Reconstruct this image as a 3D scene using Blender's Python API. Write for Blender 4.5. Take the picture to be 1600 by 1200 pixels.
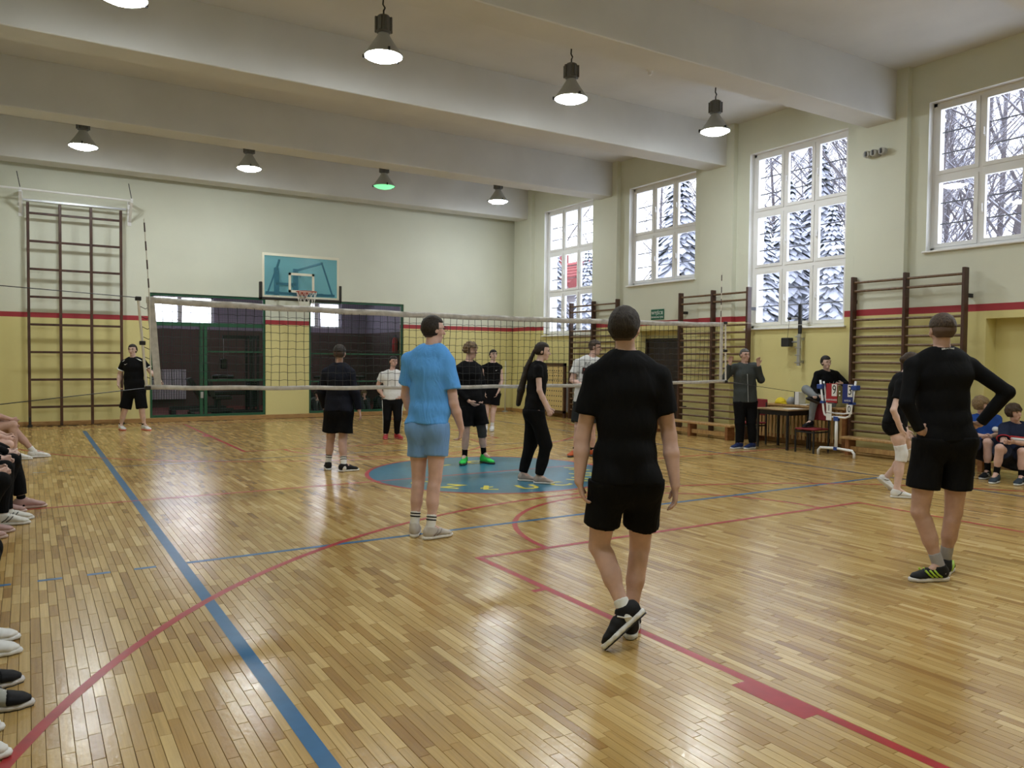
import bpy, math, random
import numpy as np
from mathutils import Vector, Matrix

random.seed(7)
rng = np.random.default_rng(7)
scene = bpy.context.scene
for o in list(bpy.data.objects):
    bpy.data.objects.remove(o)

# ------------------------------------------------------------------ camera
CAM = np.array([-0.984, -9.336, 1.596])
YAW, PITCH, ROLL = math.radians(31.84), math.radians(-1.914), math.radians(0.546)
FPX = 1219.4
c_f = np.array([math.sin(YAW)*math.cos(PITCH), math.cos(YAW)*math.cos(PITCH), math.sin(PITCH)])
c_r0 = np.array([math.cos(YAW), -math.sin(YAW), 0.0]); c_u0 = np.cross(c_r0, c_f)
c_r = math.cos(ROLL)*c_r0 + math.sin(ROLL)*c_u0
c_u = -math.sin(ROLL)*c_r0 + math.cos(ROLL)*c_u0
cam_data = bpy.data.cameras.new('camera'); cam = bpy.data.objects.new('camera', cam_data)
scene.collection.objects.link(cam)
M = Matrix([[c_r[i], c_u[i], -c_f[i], CAM[i]] for i in range(3)] + [[0, 0, 0, 1]])
cam.matrix_world = M
cam_data.sensor_width = 36.0
cam_data.lens = FPX/1600*36.0
cam_data.clip_end = 400
scene.camera = cam

# ------------------------------------------------------------------ light and exposure
SKY_COLOR = (0.80, 0.86, 1.0)
SKY_STRENGTH = 1.45
LAMP_STRENGTH = 33.0
scene.view_settings.view_transform = 'Standard'
scene.view_settings.look = 'None'
scene.view_settings.gamma = 1.0
scene.view_settings.use_curve_mapping = False
scene.view_settings.exposure = 1.85
world = bpy.data.worlds.new('overcast_sky'); scene.world = world
world.use_nodes = True
wn = world.node_tree.nodes; wl = world.node_tree.links
wn['Background'].inputs['Color'].default_value = (*SKY_COLOR, 1)
wn['Background'].inputs['Strength'].default_value = SKY_STRENGTH

# ------------------------------------------------------------------ helpers
COL = scene.collection
def link(o, parent=None):
    COL.objects.link(o)
    if parent is not None:
        o.parent = parent
    return o

class MB:
    """collects simple shapes into one mesh"""
    def __init__(s): s.v = []; s.f = []
    def add(s, vs, fs):
        n = len(s.v); s.v += [tuple(map(float, p)) for p in vs]; s.f += [tuple(i+n for i in q) for q in fs]; return s
    def box(s, lo, hi, bev=0.0):
        x0, y0, z0 = lo; x1, y1, z1 = hi
        if bev <= 0:
            return s.add([(x0,y0,z0),(x1,y0,z0),(x1,y1,z0),(x0,y1,z0),(x0,y0,z1),(x1,y0,z1),(x1,y1,z1),(x0,y1,z1)],
                  [(0,3,2,1),(4,5,6,7),(0,1,5,4),(1,2,6,5),(2,3,7,6),(3,0,4,7)])
        b = bev; bm_v = []; idx = {}
        for sx in (0,1):
            for sy in (0,1):
                for sz in (0,1):
                    P = (x1 if sx else x0, y1 if sy else y0, z1 if sz else z0)
                    D = (-b if sx else b, -b if sy else b, -b if sz else b)
                    for a in range(3):
                        q = list(P)
                        for c in range(3):
                            if c != a: q[c] += D[c]
                        idx[(sx,sy,sz,a)] = len(bm_v); bm_v.append(q)
        F = []
        def quad(ax, side):
            o1, o2 = [(1,2),(2,0),(0,1)][ax]
            r = []
            for (u, w) in ((0,0),(1,0),(1,1),(0,1)):
                k = [0,0,0]; k[ax] = side; k[o1] = u; k[o2] = w
                r.append(idx[(*k, ax)])
            F.append(tuple(r) if side else tuple(r[::-1]))
        for ax in range(3):
            for sd in (0,1): quad(ax, sd)
        for ax in range(3):                       # edges running along ax
            o1, o2 = [(1,2),(2,0),(0,1)][ax]
            for u in (0,1):
                for w in (0,1):
                    k0 = [0,0,0]; k1 = [0,0,0]
                    for k, e in ((k0,0),(k1,1)): k[ax] = e; k[o1] = u; k[o2] = w
                    q = [idx[(*k0,o1)], idx[(*k1,o1)], idx[(*k1,o2)], idx[(*k0,o2)]]
                    F.append(tuple(q) if (u+w) % 2 else tuple(q[::-1]))
        for sx in (0,1):
            for sy in (0,1):
                for sz in (0,1):
                    t = [idx[(sx,sy,sz,a)] for a in range(3)]
                    F.append(tuple(t) if (sx+sy+sz) % 2 else tuple(t[::-1]))
        return s.add(bm_v, F)
    def bar(s, p0, p1, w, d, side=(0,0,1)):
        """rectangular bar from p0 to p1; w along side, d across"""
        p0 = np.array(p0, float); p1 = np.array(p1, float); a = p1-p0; a /= np.linalg.norm(a)
        sd = np.array(side, float); sd = sd-(sd@a)*a; sd /= np.linalg.norm(sd); o = np.cross(a, sd)
        vs = []
        for p in (p0, p1):
            for (i, j) in ((-1,-1),(1,-1),(1,1),(-1,1)): vs.append(p+sd*w/2*i+o*d/2*j)
        return s.add(vs, [(0,3,2,1),(4,5,6,7),(0,1,5,4),(1,2,6,5),(2,3,7,6),(3,0,4,7)])
    def tube(s, pts, r, n=8, caps=True, closed=False):
        pts = [np.array(p, float) for p in pts]; m = len(pts)
        rs = r if hasattr(r, '__len__') else [r]*m
        ref = None; rings = []
        for i, p in enumerate(pts):
            if closed: t = pts[(i+1) % m]-pts[i-1]
            else: t = pts[min(i+1, m-1)]-pts[max(i-1, 0)]
            t = t/(np.linalg.norm(t)+1e-12)
            if ref is None:
                ref = np.array([0,0,1.]) if abs(t[2]) < .9 else np.array([1.,0,0])
            ref = ref-(ref@t)*t; ref /= np.linalg.norm(ref); b = np.cross(t, ref)
            rings.append([p+rs[i]*(math.cos(2*math.pi*k/n)*ref+math.sin(2*math.pi*k/n)*b) for k in range(n)])
        vs = [q for rg in rings for q in rg]; fs = []
        for i in range(m if closed else m-1):
            j = (i+1) % m
            for k in range(n):
                l = (k+1) % n
                fs.append((i*n+k, i*n+l, j*n+l, j*n+k))
        if caps and not closed:
            fs.append(tuple(range(n))[::-1]); fs.append(tuple((m-1)*n+k for k in range(n)))
        return s.add(vs, fs)
    def lathe(s, prof, n=24, c=(0,0,0), cap=True):
        vs = []; fs = []
        for (r, z) in prof:
            for k in range(n): vs.append((c[0]+r*math.cos(2*math.pi*k/n), c[1]+r*math.sin(2*math.pi*k/n), c[2]+z))
        for i in range(len(prof)-1):
            for k in range(n):
                l = (k+1) % n; fs.append((i*n+k, i*n+l, (i+1)*n+l, (i+1)*n+k))
        if cap:
            fs.append(tuple(range(n))[::-1]); fs.append(tuple((len(prof)-1)*n+k for k in range(n)))
        return s.add(vs, fs)
    def prism(s, poly, z0, z1):
        n = len(poly); vs = [(x,y,z0) for x,y in poly]+[(x,y,z1) for x,y in poly]
        return s.add(vs, [tuple(range(n))[::-1], tuple(range(n,2*n))]+[(k,(k+1)%n,(k+1)%n+n,k+n) for k in range(n)])
    def ell(s, c, r, n=10, m=6, R=None):
        c = np.array(c, float); vs = []; fs = []
        R = np.eye(3) if R is None else R
        for i in range(m+1):
            th = math.pi*i/m
            for k in range(n):
                ph = 2*math.pi*k/n
                vs.append(c+R@np.array([r[0]*math.sin(th)*math.cos(ph), r[1]*math.sin(th)*math.sin(ph), r[2]*math.cos(th)]))
        for i in range(m):
            for k in range(n):
                l = (k+1) % n; fs.append((i*n+k, (i+1)*n+k, (i+1)*n+l, i*n+l))
        return s.add(vs, fs)
    def xf(s, R=None, t=(0,0,0)):
        A = np.array(s.v)
        if R is not None: A = A@np.array(R).T
        s.v = [tuple(p) for p in (A+np.array(t))]; return s
    def mesh(s, name, mat=None, smooth=False):
        me = bpy.data.meshes.new(name); me.from_pydata(s.v, [], s.f)
        me.polygons.foreach_set('use_smooth', [bool(smooth)]*len(me.polygons))
        if mat is not None: me.materials.append(mat)
        me.update(); return me
    def build(s, name, mat, parent=None, smooth=False, stuff=False):
        o = bpy.data.objects.new(name, s.mesh(name, mat, smooth)); link(o, parent)
        if stuff: o['kind'] = 'stuff'
        return o

def empty(name, label, cat, loc=(0,0,0), group=None, rotz=0.0):
    o = bpy.data.objects.new(name, None); o.location = loc; o.rotation_euler = (0,0,rotz); o.empty_display_size = .1
    link(o); tag(o, label, cat, group); return o
def tag(o, label, cat, group=None):
    o['label'] = label; o['category'] = cat
    if group: o['group'] = group
    return o
def struct(o, label=None, cat=None):
    o['kind'] = 'structure'
    if label: o['label'] = label
    if cat: o['category'] = cat
    return o
def copy_tree(o, parent=None):
    c = o.copy(); link(c); c.parent = parent
    for ch in o.children: copy_tree(ch, c)
    return c
def rz(a): return np.array([[math.cos(a),-math.sin(a),0],[math.sin(a),math.cos(a),0],[0,0,1]])

# ------------------------------------------------------------------ materials
MATS = {}
def new_mat(name):
    m = bpy.data.materials.new(name); m.use_nodes = True
    nt = m.node_tree; return m, nt, nt.nodes['Principled BSDF']
def mat(name, col, rough=.6, metal=0.0, noise=0.0, nscale=8.0, bump=0.0, bscale=60.0, spec=.5, emit=None, estr=0.0, coat=0.0, alpha=1.0):
    """plain procedural material: base colour with a little noise variation and fine bump"""
    if name in MATS: return MATS[name]
    m, nt, b = new_mat(name); N = nt.nodes; L = nt.links
    b.inputs['Roughness'].default_value = rough; b.inputs['Metallic'].default_value = metal
    b.inputs['Specular IOR Level'].default_value = spec; b.inputs['Base Color'].default_value = (*col, 1)
    b.inputs['Coat Weight'].default_value = coat
    if noise > 0 or bump > 0: tc = N.new('ShaderNodeTexCoord')
    if noise > 0:
        nz = N.new('ShaderNodeTexNoise'); nz.inputs['Scale'].default_value = nscale; nz.inputs['Detail'].default_value = 4
        L.new(tc.outputs['Object'], nz.inputs['Vector'])
        r = N.new('ShaderNodeValToRGB')
        r.color_ramp.elements[0].position = .3; r.color_ramp.elements[1].position = .7
        r.color_ramp.elements[0].color = (*[max(0, c*(1-noise)) for c in col], 1)
        r.color_ramp.elements[1].color = (*[min(1, c*(1+noise)) for c in col], 1)
        L.new(nz.outputs['Fac'], r.inputs['Fac']); L.new(r.outputs['Color'], b.inputs['Base Color'])
    if bump > 0:
        n2 = N.new('ShaderNodeTexNoise'); n2.inputs['Scale'].default_value = bscale; n2.inputs['Detail'].default_value = 3
        L.new(tc.outputs['Object'], n2.inputs['Vector'])
        bp = N.new('ShaderNodeBump'); bp.inputs['Strength'].default_value = bump; bp.inputs['Distance'].default_value = .01
        L.new(n2.outputs['Fac'], bp.inputs['Height']); L.new(bp.outputs['Normal'], b.inputs['Normal'])
    if emit is not None:
        b.inputs['Emission Color'].default_value = (*emit, 1); b.inputs['Emission Strength'].default_value = estr
    MATS[name] = m; return m

def wood(name, c1, c2, scale=(3,3,40), rough=.45, axis=2):
    if name in MATS: return MATS[name]
    m, nt, b = new_mat(name); N = nt.nodes; L = nt.links
    tc = N.new('ShaderNodeTexCoord'); mp = N.new('ShaderNodeMapping'); mp.inputs['Scale'].default_value = scale
    nz = N.new('ShaderNodeTexNoise'); nz.inputs['Scale'].default_value = 2.0; nz.inputs['Detail'].default_value = 6; nz.inputs['Distortion'].default_value = .6
    r = N.new('ShaderNodeValToRGB'); r.color_ramp.elements[0].position = .3; r.color_ramp.elements[1].position = .72
    r.color_ramp.elements[0].color = (*c1,1); r.color_ramp.elements[1].color = (*c2,1)
    L.new(tc.outputs['Object'], mp.inputs['Vector']); L.new(mp.outputs['Vector'], nz.inputs['Vector'])
    L.new(nz.outputs['Fac'], r.inputs['Fac']); L.new(r.outputs['Color'], b.inputs['Base Color'])
    b.inputs['Roughness'].default_value = rough
    MATS[name] = m; return m

def wall_paint(name, upper, stripe, lower, z0=2.385, z1=2.495, has_stripe=True, xlim=None):
    """painted plaster: cream above, red stripe, yellow dado below (world height)"""
    m, nt, b = new_mat(name); N = nt.nodes; L = nt.links
    g = N.new('ShaderNodeNewGeometry'); sp = N.new('ShaderNodeSeparateXYZ'); L.new(g.outputs['Position'], sp.inputs[0])
    def step(z):
        n = N.new('ShaderNodeMath'); n.operation = 'GREATER_THAN'; n.inputs[1].default_value = z
        L.new(sp.outputs['Z'], n.inputs[0]); return n.outputs[0]
    nz = N.new('ShaderNodeTexNoise'); nz.inputs['Scale'].default_value = 1.3; nz.inputs['Detail'].default_value = 5
    L.new(g.outputs['Position'], nz.inputs['Vector'])
    m1 = N.new('ShaderNodeMix'); m1.data_type = 'RGBA'; L.new(step(z0), m1.inputs[0])
    m1.inputs[6].default_value = (*lower,1); m1.inputs[7].default_value = (*(stripe if has_stripe else upper),1)
    m2 = N.new('ShaderNodeMix'); m2.data_type = 'RGBA'; L.new(step(z1), m2.inputs[0])
    L.new(m1.outputs[2], m2.inputs[6]); m2.inputs[7].default_value = (*upper,1)
    colout = m2.outputs[2]
    if xlim is not None:            # window reveals are plain white above the sills
        gx = N.new('ShaderNodeMath'); gx.operation = 'GREATER_THAN'; gx.inputs[1].default_value = xlim; L.new(sp.outputs['X'], gx.inputs[0])
        mm = N.new('ShaderNodeMath'); mm.operation = 'MULTIPLY'; L.new(gx.outputs[0], mm.inputs[0]); L.new(step(2.275), mm.inputs[1])
        m3 = N.new('ShaderNodeMix'); m3.data_type = 'RGBA'; L.new(mm.outputs[0], m3.inputs[0]); L.new(colout, m3.inputs[6]); m3.inputs[7].default_value = (.76,.76,.74,1); colout = m3.outputs[2]
    hv = N.new('ShaderNodeHueSaturation')
    mr = N.new('ShaderNodeMapRange'); mr.inputs['To Min'].default_value = .93; mr.inputs['To Max'].default_value = 1.06
    L.new(nz.outputs['Fac'], mr.inputs['Value']); L.new(mr.outputs[0], hv.inputs['Value']); L.new(colout, hv.inputs['Color'])
    L.new(hv.outputs['Color'], b.inputs['Base Color']); b.inputs['Roughness'].default_value = .62
    n2 = N.new('ShaderNodeTexNoise'); n2.inputs['Scale'].default_value = 45; L.new(g.outputs['Position'], n2.inputs['Vector'])
    bp = N.new('ShaderNodeBump'); bp.inputs['Strength'].default_value = .12; bp.inputs['Distance'].default_value = .01
    L.new(n2.outputs['Fac'], bp.inputs['Height']); L.new(bp.outputs['Normal'], b.inputs['Normal'])
    return m

def parquet():
    m, nt, b = new_mat('oak_parquet'); N = nt.nodes; L = nt.links
    g = N.new('ShaderNodeNewGeometry'); oi = N.new('ShaderNodeObjectInfo')
    ad = N.new('ShaderNodeMath'); ad.operation = 'ADD'; L.new(g.outputs['Random Per Island'], ad.inputs[0]); L.new(oi.outputs['Random'], ad.inputs[1])
    fr = N.new('ShaderNodeMath'); fr.operation = 'FRACT'; L.new(ad.outputs[0], fr.inputs[0])
    r = N.new('ShaderNodeValToRGB'); cr = r.color_ramp
    cr.elements[0].position = 0; cr.elements[0].color = (.30,.165,.048,1)
    cr.elements[1].position = 1; cr.elements[1].color = (.63,.455,.20,1)
    for p_, c_ in ((.10,(.385,.228,.070)), (.35,(.435,.275,.092)), (.65,(.475,.312,.110)), (.88,(.54,.37,.142))):
        e = cr.elements.new(p_); e.color = (*c_,1)
    L.new(fr.outputs[0], r.inputs['Fac'])
    # grain stretched along the strip
    mp = N.new('ShaderNodeMapping'); mp.inputs['Scale'].default_value = (95, 2.5, 5); L.new(g.outputs['Position'], mp.inputs['Vector'])
    wv = N.new('ShaderNodeTexNoise'); wv.inputs['Scale'].default_value = 1.0; wv.inputs['Detail'].default_value = 5; wv.inputs['Distortion'].default_value = .25
    ofs = N.new('ShaderNodeVectorMath'); ofs.operation = 'SCALE'; ofs.inputs[0].default_value = (13,31,7); L.new(fr.outputs[0], ofs.inputs['Scale'])
    av = N.new('ShaderNodeVectorMath'); L.new(mp.outputs[0], av.inputs[0]); L.new(ofs.outputs[0], av.inputs[1]); L.new(av.outputs[0], wv.inputs['Vector'])
    mr = N.new('ShaderNodeMapRange'); mr.inputs['From Min'].default_value = .25; mr.inputs['From Max'].default_value = .75
    mr.inputs['To Min'].default_value = .84; mr.inputs['To Max'].default_value = 1.14; L.new(wv.outputs['Fac'], mr.inputs['Value'])
    hv = N.new('ShaderNodeHueSaturation'); L.new(mr.outputs[0], hv.inputs['Value']); L.new(r.outputs['Color'], hv.inputs['Color'])
    L.new(hv.outputs['Color'], b.inputs['Base Color'])
    b.inputs['Roughness'].default_value = .34; b.inputs['Specular IOR Level'].default_value = .7
    # scuffed lacquer: roughness and relief
    n3 = N.new('ShaderNodeTexNoise'); n3.inputs['Scale'].default_value = 7; n3.inputs['Detail'].default_value = 6; L.new(g.outputs['Position'], n3.inputs['Vector'])
    m3 = N.new('ShaderNodeMapRange'); m3.inputs['To Min'].default_value = .13; m3.inputs['To Max'].default_value = .29; L.new(n3.outputs['Fac'], m3.inputs['Value'])
    L.new(m3.outputs[0], b.inputs['Roughness'])
    bp = N.new('ShaderNodeBump'); bp.inputs['Strength'].default_value = .10; bp.inputs['Distance'].default_value = .01
    n4 = N.new('ShaderNodeTexNoise'); n4.inputs['Scale'].default_value = 34; n4.inputs['Detail'].default_value = 4; L.new(g.outputs['Position'], n4.inputs['Vector'])
    L.new(n4.outputs['Fac'], bp.inputs['Height']); L.new(bp.outputs['Normal'], b.inputs['Normal'])
    return m

def window_glass(name='window_glass', tint=(1,1,1)):
    if name in MATS: return MATS[name]
    m, nt, b = new_mat(name); N = nt.nodes; L = nt.links
    N.remove(b); out = N['Material Output']
    t = N.new('ShaderNodeBsdfTransparent'); t.inputs['Color'].default_value = (*tint,1)
    gl = N.new('ShaderNodeBsdfGlossy'); gl.inputs['Roughness'].default_value = .02
    g = N.new('ShaderNodeNewGeometry'); dt = N.new('ShaderNodeVectorMath'); dt.operation = 'DOT_PRODUCT'; L.new(g.outputs['Incoming'], dt.inputs[0]); L.new(g.outputs['Normal'], dt.inputs[1])
    ab = N.new('ShaderNodeMath'); ab.operation = 'ABSOLUTE'; L.new(dt.outputs['Value'], ab.inputs[0])
    om = N.new('ShaderNodeMath'); om.operation = 'SUBTRACT'; om.inputs[0].default_value = 1.0; L.new(ab.outputs[0], om.inputs[1])
    pw = N.new('ShaderNodeMath'); pw.operation = 'POWER'; pw.inputs[1].default_value = 5.0; L.new(om.outputs[0], pw.inputs[0])
    mu = N.new('ShaderNodeMath'); mu.operation = 'MULTIPLY_ADD'; mu.inputs[1].default_value = .9; mu.inputs[2].default_value = .03; mu.use_clamp = True; L.new(pw.outputs[0], mu.inputs[0])
    mx = N.new('ShaderNodeMixShader'); L.new(mu.outputs[0], mx.inputs[0]); L.new(t.outputs[0], mx.inputs[1]); L.new(gl.outputs[0], mx.inputs[2])
    L.new(mx.outputs[0], out.inputs['Surface']); MATS[name] = m; return m

def snowy(name, col, rough=.9, lo=.25, hi=.6):
    """bark or needles with snow lying on upward faces"""
    m, nt, b = new_mat(name); N = nt.nodes; L = nt.links
    g = N.new('ShaderNodeNewGeometry'); sp = N.new('ShaderNodeSeparateXYZ'); L.new(g.outputs['Normal'], sp.inputs[0])
    nz = N.new('ShaderNodeTexNoise'); nz.inputs['Scale'].default_value = 2.2; L.new(g.outputs['Position'], nz.inputs['Vector'])
    ad = N.new('ShaderNodeMath'); ad.operation = 'MULTIPLY_ADD'; ad.inputs[1].default_value = .9; L.new(nz.outputs['Fac'], ad.inputs[0])
    sb = N.new('ShaderNodeMath'); sb.operation = 'SUBTRACT'; sb.inputs[1].default_value = .45; L.new(sp.outputs['Z'], sb.inputs[0]); L.new(sb.outputs[0], ad.inputs[2])
    mr = N.new('ShaderNodeMapRange'); mr.inputs['From Min'].default_value = lo; mr.inputs['From Max'].default_value = hi; L.new(ad.outputs[0], mr.inputs['Value'])
    mx = N.new('ShaderNodeMix'); mx.data_type = 'RGBA'; L.new(mr.outputs[0], mx.inputs[0])
    mx.inputs[6].default_value = (*col,1); mx.inputs[7].default_value = (.42,.44,.52,1)
    L.new(mx.outputs[2], b.inputs['Base Color']); b.inputs['Roughness'].default_value = rough
    return m

FONT_CACHE = {}
def text_mesh(txt, size, depth=.002, bold=0.0):
    """letters as a flat mesh centred on the origin, in the xy plane"""
    cu = bpy.data.curves.new('lettering', 'FONT'); cu.body = txt; cu.size = size; cu.align_x = 'CENTER'; cu.align_y = 'CENTER'
    cu.extrude = depth/2; cu.resolution_u = 3; cu.offset = bold
    o = bpy.data.objects.new('lettering', cu); COL.objects.link(o)
    bpy.context.view_layer.update()
    me = bpy.data.meshes.new_from_object(o.evaluated_get(bpy.context.evaluated_depsgraph_get()))
    bpy.data.objects.remove(o); bpy.data.curves.remove(cu)
    return me
def text_obj(name, txt, size, m, parent, origin, xdir, ydir, depth=.002, sx=1.0, bold=0.0):
    me = text_mesh(txt, size, depth, bold); me.materials.clear(); me.materials.append(m)
    x = Vector(xdir).normalized(); y = Vector(ydir).normalized(); z = x.cross(y)
    o = bpy.data.objects.new(name, me); link(o, parent)
    o.matrix_local = Matrix([[x[i]*sx, y[i], z[i], origin[i]] for i in range(3)]+[[0,0,0,1]])
    return o
# ================================================================== STRUCTURE
XL, XR = -2.5, 11.5          # side walls
YN, YF = -11.4, 10.7         # wall behind the camera, far wall
ZC = 6.45
WT = .46                     # outer wall thickness
CREAM, RED, YELLOW = (.67,.685,.575), (.36,.03,.04), (.68,.61,.27)
m_wall = wall_paint('gym_wall_paint', CREAM, RED, YELLOW)
m_ceil = mat('ceiling_paint', (.63,.63,.615), .75, noise=.05, nscale=1.2, bump=.06, bscale=40)
m_white = mat('white_pvc', (.80,.80,.80), .35)
m_steel = mat('grey_steel', (.45,.46,.48), .4, metal=.8)
m_black = mat('black_metal', (.014,.014,.016), .45)
m_green = mat('green_enamel', (.010,.085,.038), .4)
m_glass = window_glass()
m_oak = parquet()

def wall_cells(us, zs, holes):
    us = sorted(set(us+[h[0] for h in holes]+[h[1] for h in holes])); zs = sorted(set(zs+[h[2] for h in holes]+[h[3] for h in holes]))
    for i in range(len(us)-1):
        run = None
        for j in range(len(zs)-1):
            uc = (us[i]+us[i+1])/2; zc = (zs[j]+zs[j+1])/2
            solid = not any(h[0] < uc < h[1] and h[2] < zc < h[3] for h in holes)
            if solid:
                run = [zs[j], zs[j+1]] if run is None else [run[0], zs[j+1]]
            if (not solid or j == len(zs)-2) and run is not None:
                yield us[i], us[i+1], run[0], run[1]; run = None

# windows of the right-hand wall: (y0, y1, z0, z1, rows); the last is out of view, added for its daylight
WIN = [(6.87, 9.10, 2.24, 5.73, 3), (3.20, 5.43, 3.38, 5.73, 2), (-.53, 1.70, 2.24, 5.76, 3), (-4.22, -2.00, 3.40, 5.80, 2), (-7.95, -5.72, 2.24, 5.76, 3)]
RECESS = [(3.50, 5.02, 0.0, 2.27), (-5.05, -2.98, 0.0, 2.27)]
mb = MB()
for (a, b, c, d) in wall_cells([YN, YF+.3], [-.1, ZC], [w[:4] for w in WIN]+RECESS): mb.box((XR, a, c), (XR+WT, b, d))
for r in RECESS: mb.box((XR+.3, r[0], -.1), (XR+WT, r[1], r[3]))
BEAMS = [9.80, 5.95, 2.22, -1.50, -5.20, -8.92]
for yb in BEAMS: mb.box((XR-.12, yb-.2, -.05), (XR+.02, yb+.72, ZC))
struct(mb.build('wall_right', wall_paint('window_wall_paint', CREAM, RED, YELLOW, xlim=XR+.006)))
mb = MB()
OPEN = [(1.45, 4.13, .1, 3.05), (5.24, 7.90, .1, 3.05)]
for (a, b, c, d) in wall_cells([XL-.3, XR+.1], [-.1, ZC], OPEN): mb.box((a, YF, c), (b, YF+.25, d))
struct(mb.build('wall_far', m_wall))
struct(MB().box((XL-.3, YN, -.1), (XL, YF+.1, ZC)).build('wall_left', m_wall))
struct(MB().box((XL-.3, YN-.3, -.1), (XR+WT, YN, ZC)).build('wall_near', m_wall))
struct(MB().box((XL-.3, YN-.3, ZC), (XR+WT, YF+.3, ZC+.25)).build('ceiling', m_ceil))
for i, yb in enumerate(BEAMS):
    o = MB().box((XL, yb, 5.62), (XR-.11, yb+.53, ZC+.01), .012).build('ceiling_beam', m_ceil)
    struct(o, ['plastered ceiling beam nearest the far wall', 'plastered ceiling beam second from the far wall', 'plastered ceiling beam third from the far wall',
               'plastered ceiling beam in front of the nearer row of lamps', 'plastered ceiling beam at the upper right corner', 'plastered ceiling beam over the camera'][i])

# baseboards
m_base = wood('pine_baseboard', (.30,.15,.05), (.50,.30,.11), (3,3,30), .4)
def base_x(name, x0, x1, y):
    mb = MB().box((x0, y-.03, 0), (x1, y+.02, .10), .006); mb.box((x0, y-.045, 0), (x1, y-.028, .03))
    return struct(mb.build(name, m_base))
base_x('baseboard_far', XL, XR, YF)
mb = MB()
for (a, b) in ((YN, -5.05), (-2.98, 3.50), (5.02, YF)): mb.box((XR-.03, a, 0), (XR+.02, b, .10), .006)
for yb in BEAMS: mb.box((XR-.15, yb-.23, 0), (XR-.1, yb+.75, .10), .006)
struct(mb.build('baseboard_right', m_base))

# ------------------------------------------------------------------ windows
m_grb = mat('grille_bar_grey', (.035,.035,.04), .6)
def window(n, y0, y1, z0, z1, rows, xin=XR, depth=.14):
    root = bpy.data.objects.new('window_%d' % n, None); root.location = (xin+depth, (y0+y1)/2, z0); link(root); struct(root)
    W = y1-y0; H = z1-z0; fw = .055
    fr = MB()
    fr.box((0, -W/2, 0), (.07, -W/2+fw, H)).box((0, W/2-fw, 0), (.07, W/2, H)).box((0, -W/2, 0), (.07, W/2, fw)).box((0, -W/2, H-fw), (.07, W/2, H))
    cw = (W-2*fw)/3; ch = (H-2*fw)/rows
    for i in (1, 2): fr.box((.005, -W/2+fw+cw*i-.022, fw), (.065, -W/2+fw+cw*i+.022, H-fw))
    for j in range(1, rows): fr.box((.0, -W/2+fw, fw+ch*j-.035), (.068, W/2-fw, fw+ch*j+.035))
    fr.build('window_frame', m_white, root)
    MB().box((-depth-.06, -W/2-.04, -.035), (.01, W/2+.04, -.002), .008).build('window_sill', m_white, root)
    for i in range(3):
        for j in range(rows):
            a = -W/2+fw+cw*i+(.024 if i else .004); b = -W/2+fw+cw*(i+1)-(.024 if i < 2 else .004)
            c = fw+ch*j+(.037 if j else .004); d = fw+ch*(j+1)-(.037 if j < rows-1 else .004); t = .062
            s = MB().box((-.012, a, c), (.05, a+t, d)).box((-.012, b-t, c), (.05, b, d)).box((-.012, a+t, c), (.05, b-t, c+t)).box((-.012, a+t, d-t), (.05, b-t, d))
            so = s.build('sash', m_white, root)
            MB().box((.016, a+t-.005, c+t-.005), (.024, b-t+.005, d-t+.005)).build('pane', m_glass, so)
            if i < 2:
                zc = (c+d)/2-.1
                MB().box((-.03, b-.045, zc), (-.012, b-.018, zc+.07), .004).box((-.055, b-.042, zc+.03), (-.03, b-.022, zc+.15), .005).build('handle', m_white, so)
    for j in range(rows):
        for q in (1/3, 2/3):
            z = fw+ch*j+.06+(ch-.12)*q
            MB().tube([(.15, -W/2-.02, z), (.15, W/2+.02, z)], .011, 6).build('grille_bar', m_grb, root)
    return root
for i, w in enumerate(WIN): window(i+1, *w)

# ------------------------------------------------------------------ parquet floor
m_sub = mat('floor_joint_dark', (.09,.05,.02), .8)
fl = MB().box((XL, YN, -.08), (XR+.35, YF, -.006)).build('floor', m_sub); struct(fl)
PW = .0505; GAP = .0012
LENS = (.24, .32, .40, .48)
planks = []
ncol = int((XR-XL)/PW)
for ci in range(ncol):
    x = XL+PW*ci; y = YN-random.random()*.4
    while y < YF:
        k = random.randrange(4); L_ = LENS[k]
        planks.append((x, y, k)); y += L_
planks = [p for p in planks if p[1] > YN and p[1]+LENS[p[2]] < YF]
cen = np.array([(p[0]+PW/2, p[1]+LENS[p[2]]/2, 0) for p in planks])-CAM
dep = cen@c_f; px = 800+FPX*(cen@c_r)/np.maximum(dep, .1); py = 600-FPX*(cen@c_u)/np.maximum(dep, .1)
vis = (dep > .5) & (px > 5) & (px < 1595) & (py > 0) & (py < 1195)
order = np.argsort(np.where(vis, dep, 1e9))[:300]; near = set(int(i) for i in order)
pm = []
for L_ in LENS:
    w = PW-GAP; l = L_-GAP; e = .0012
    b_ = MB().add([(e,e,0),(w-e,e,0),(w-e,l-e,0),(e,l-e,0),(0,0,-.002),(w,0,-.002),(w,l,-.002),(0,l,-.002),(0,0,-.006),(w,0,-.006),(w,l,-.006),(0,l,-.006)],
        [(0,1,2,3)]+[(4+k,4+(k+1)%4,(k+1)%4,k) for k in range(4)]+[(8+k,8+(k+1)%4,4+(k+1)%4,4+k) for k in range(4)])
    pm.append(b_.mesh('plank', m_oak))
for i in near:
    x, y, k = planks[i]
    o = bpy.data.objects.new('plank', pm[k]); o.location = (x, y, random.uniform(-.0003, -.0001)); o.rotation_euler = (random.gauss(0,.0002), random.gauss(0,.0018), 0); link(o, fl)
rest = np.array([(p[0], p[1], LENS[p[2]]) for i, p in enumerate(planks) if i not in near])
nP = len(rest); w = PW-GAP
T = rng.normal(0, .00004, (nP, 4))-.0002
V = np.zeros((nP, 8, 3))
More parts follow.
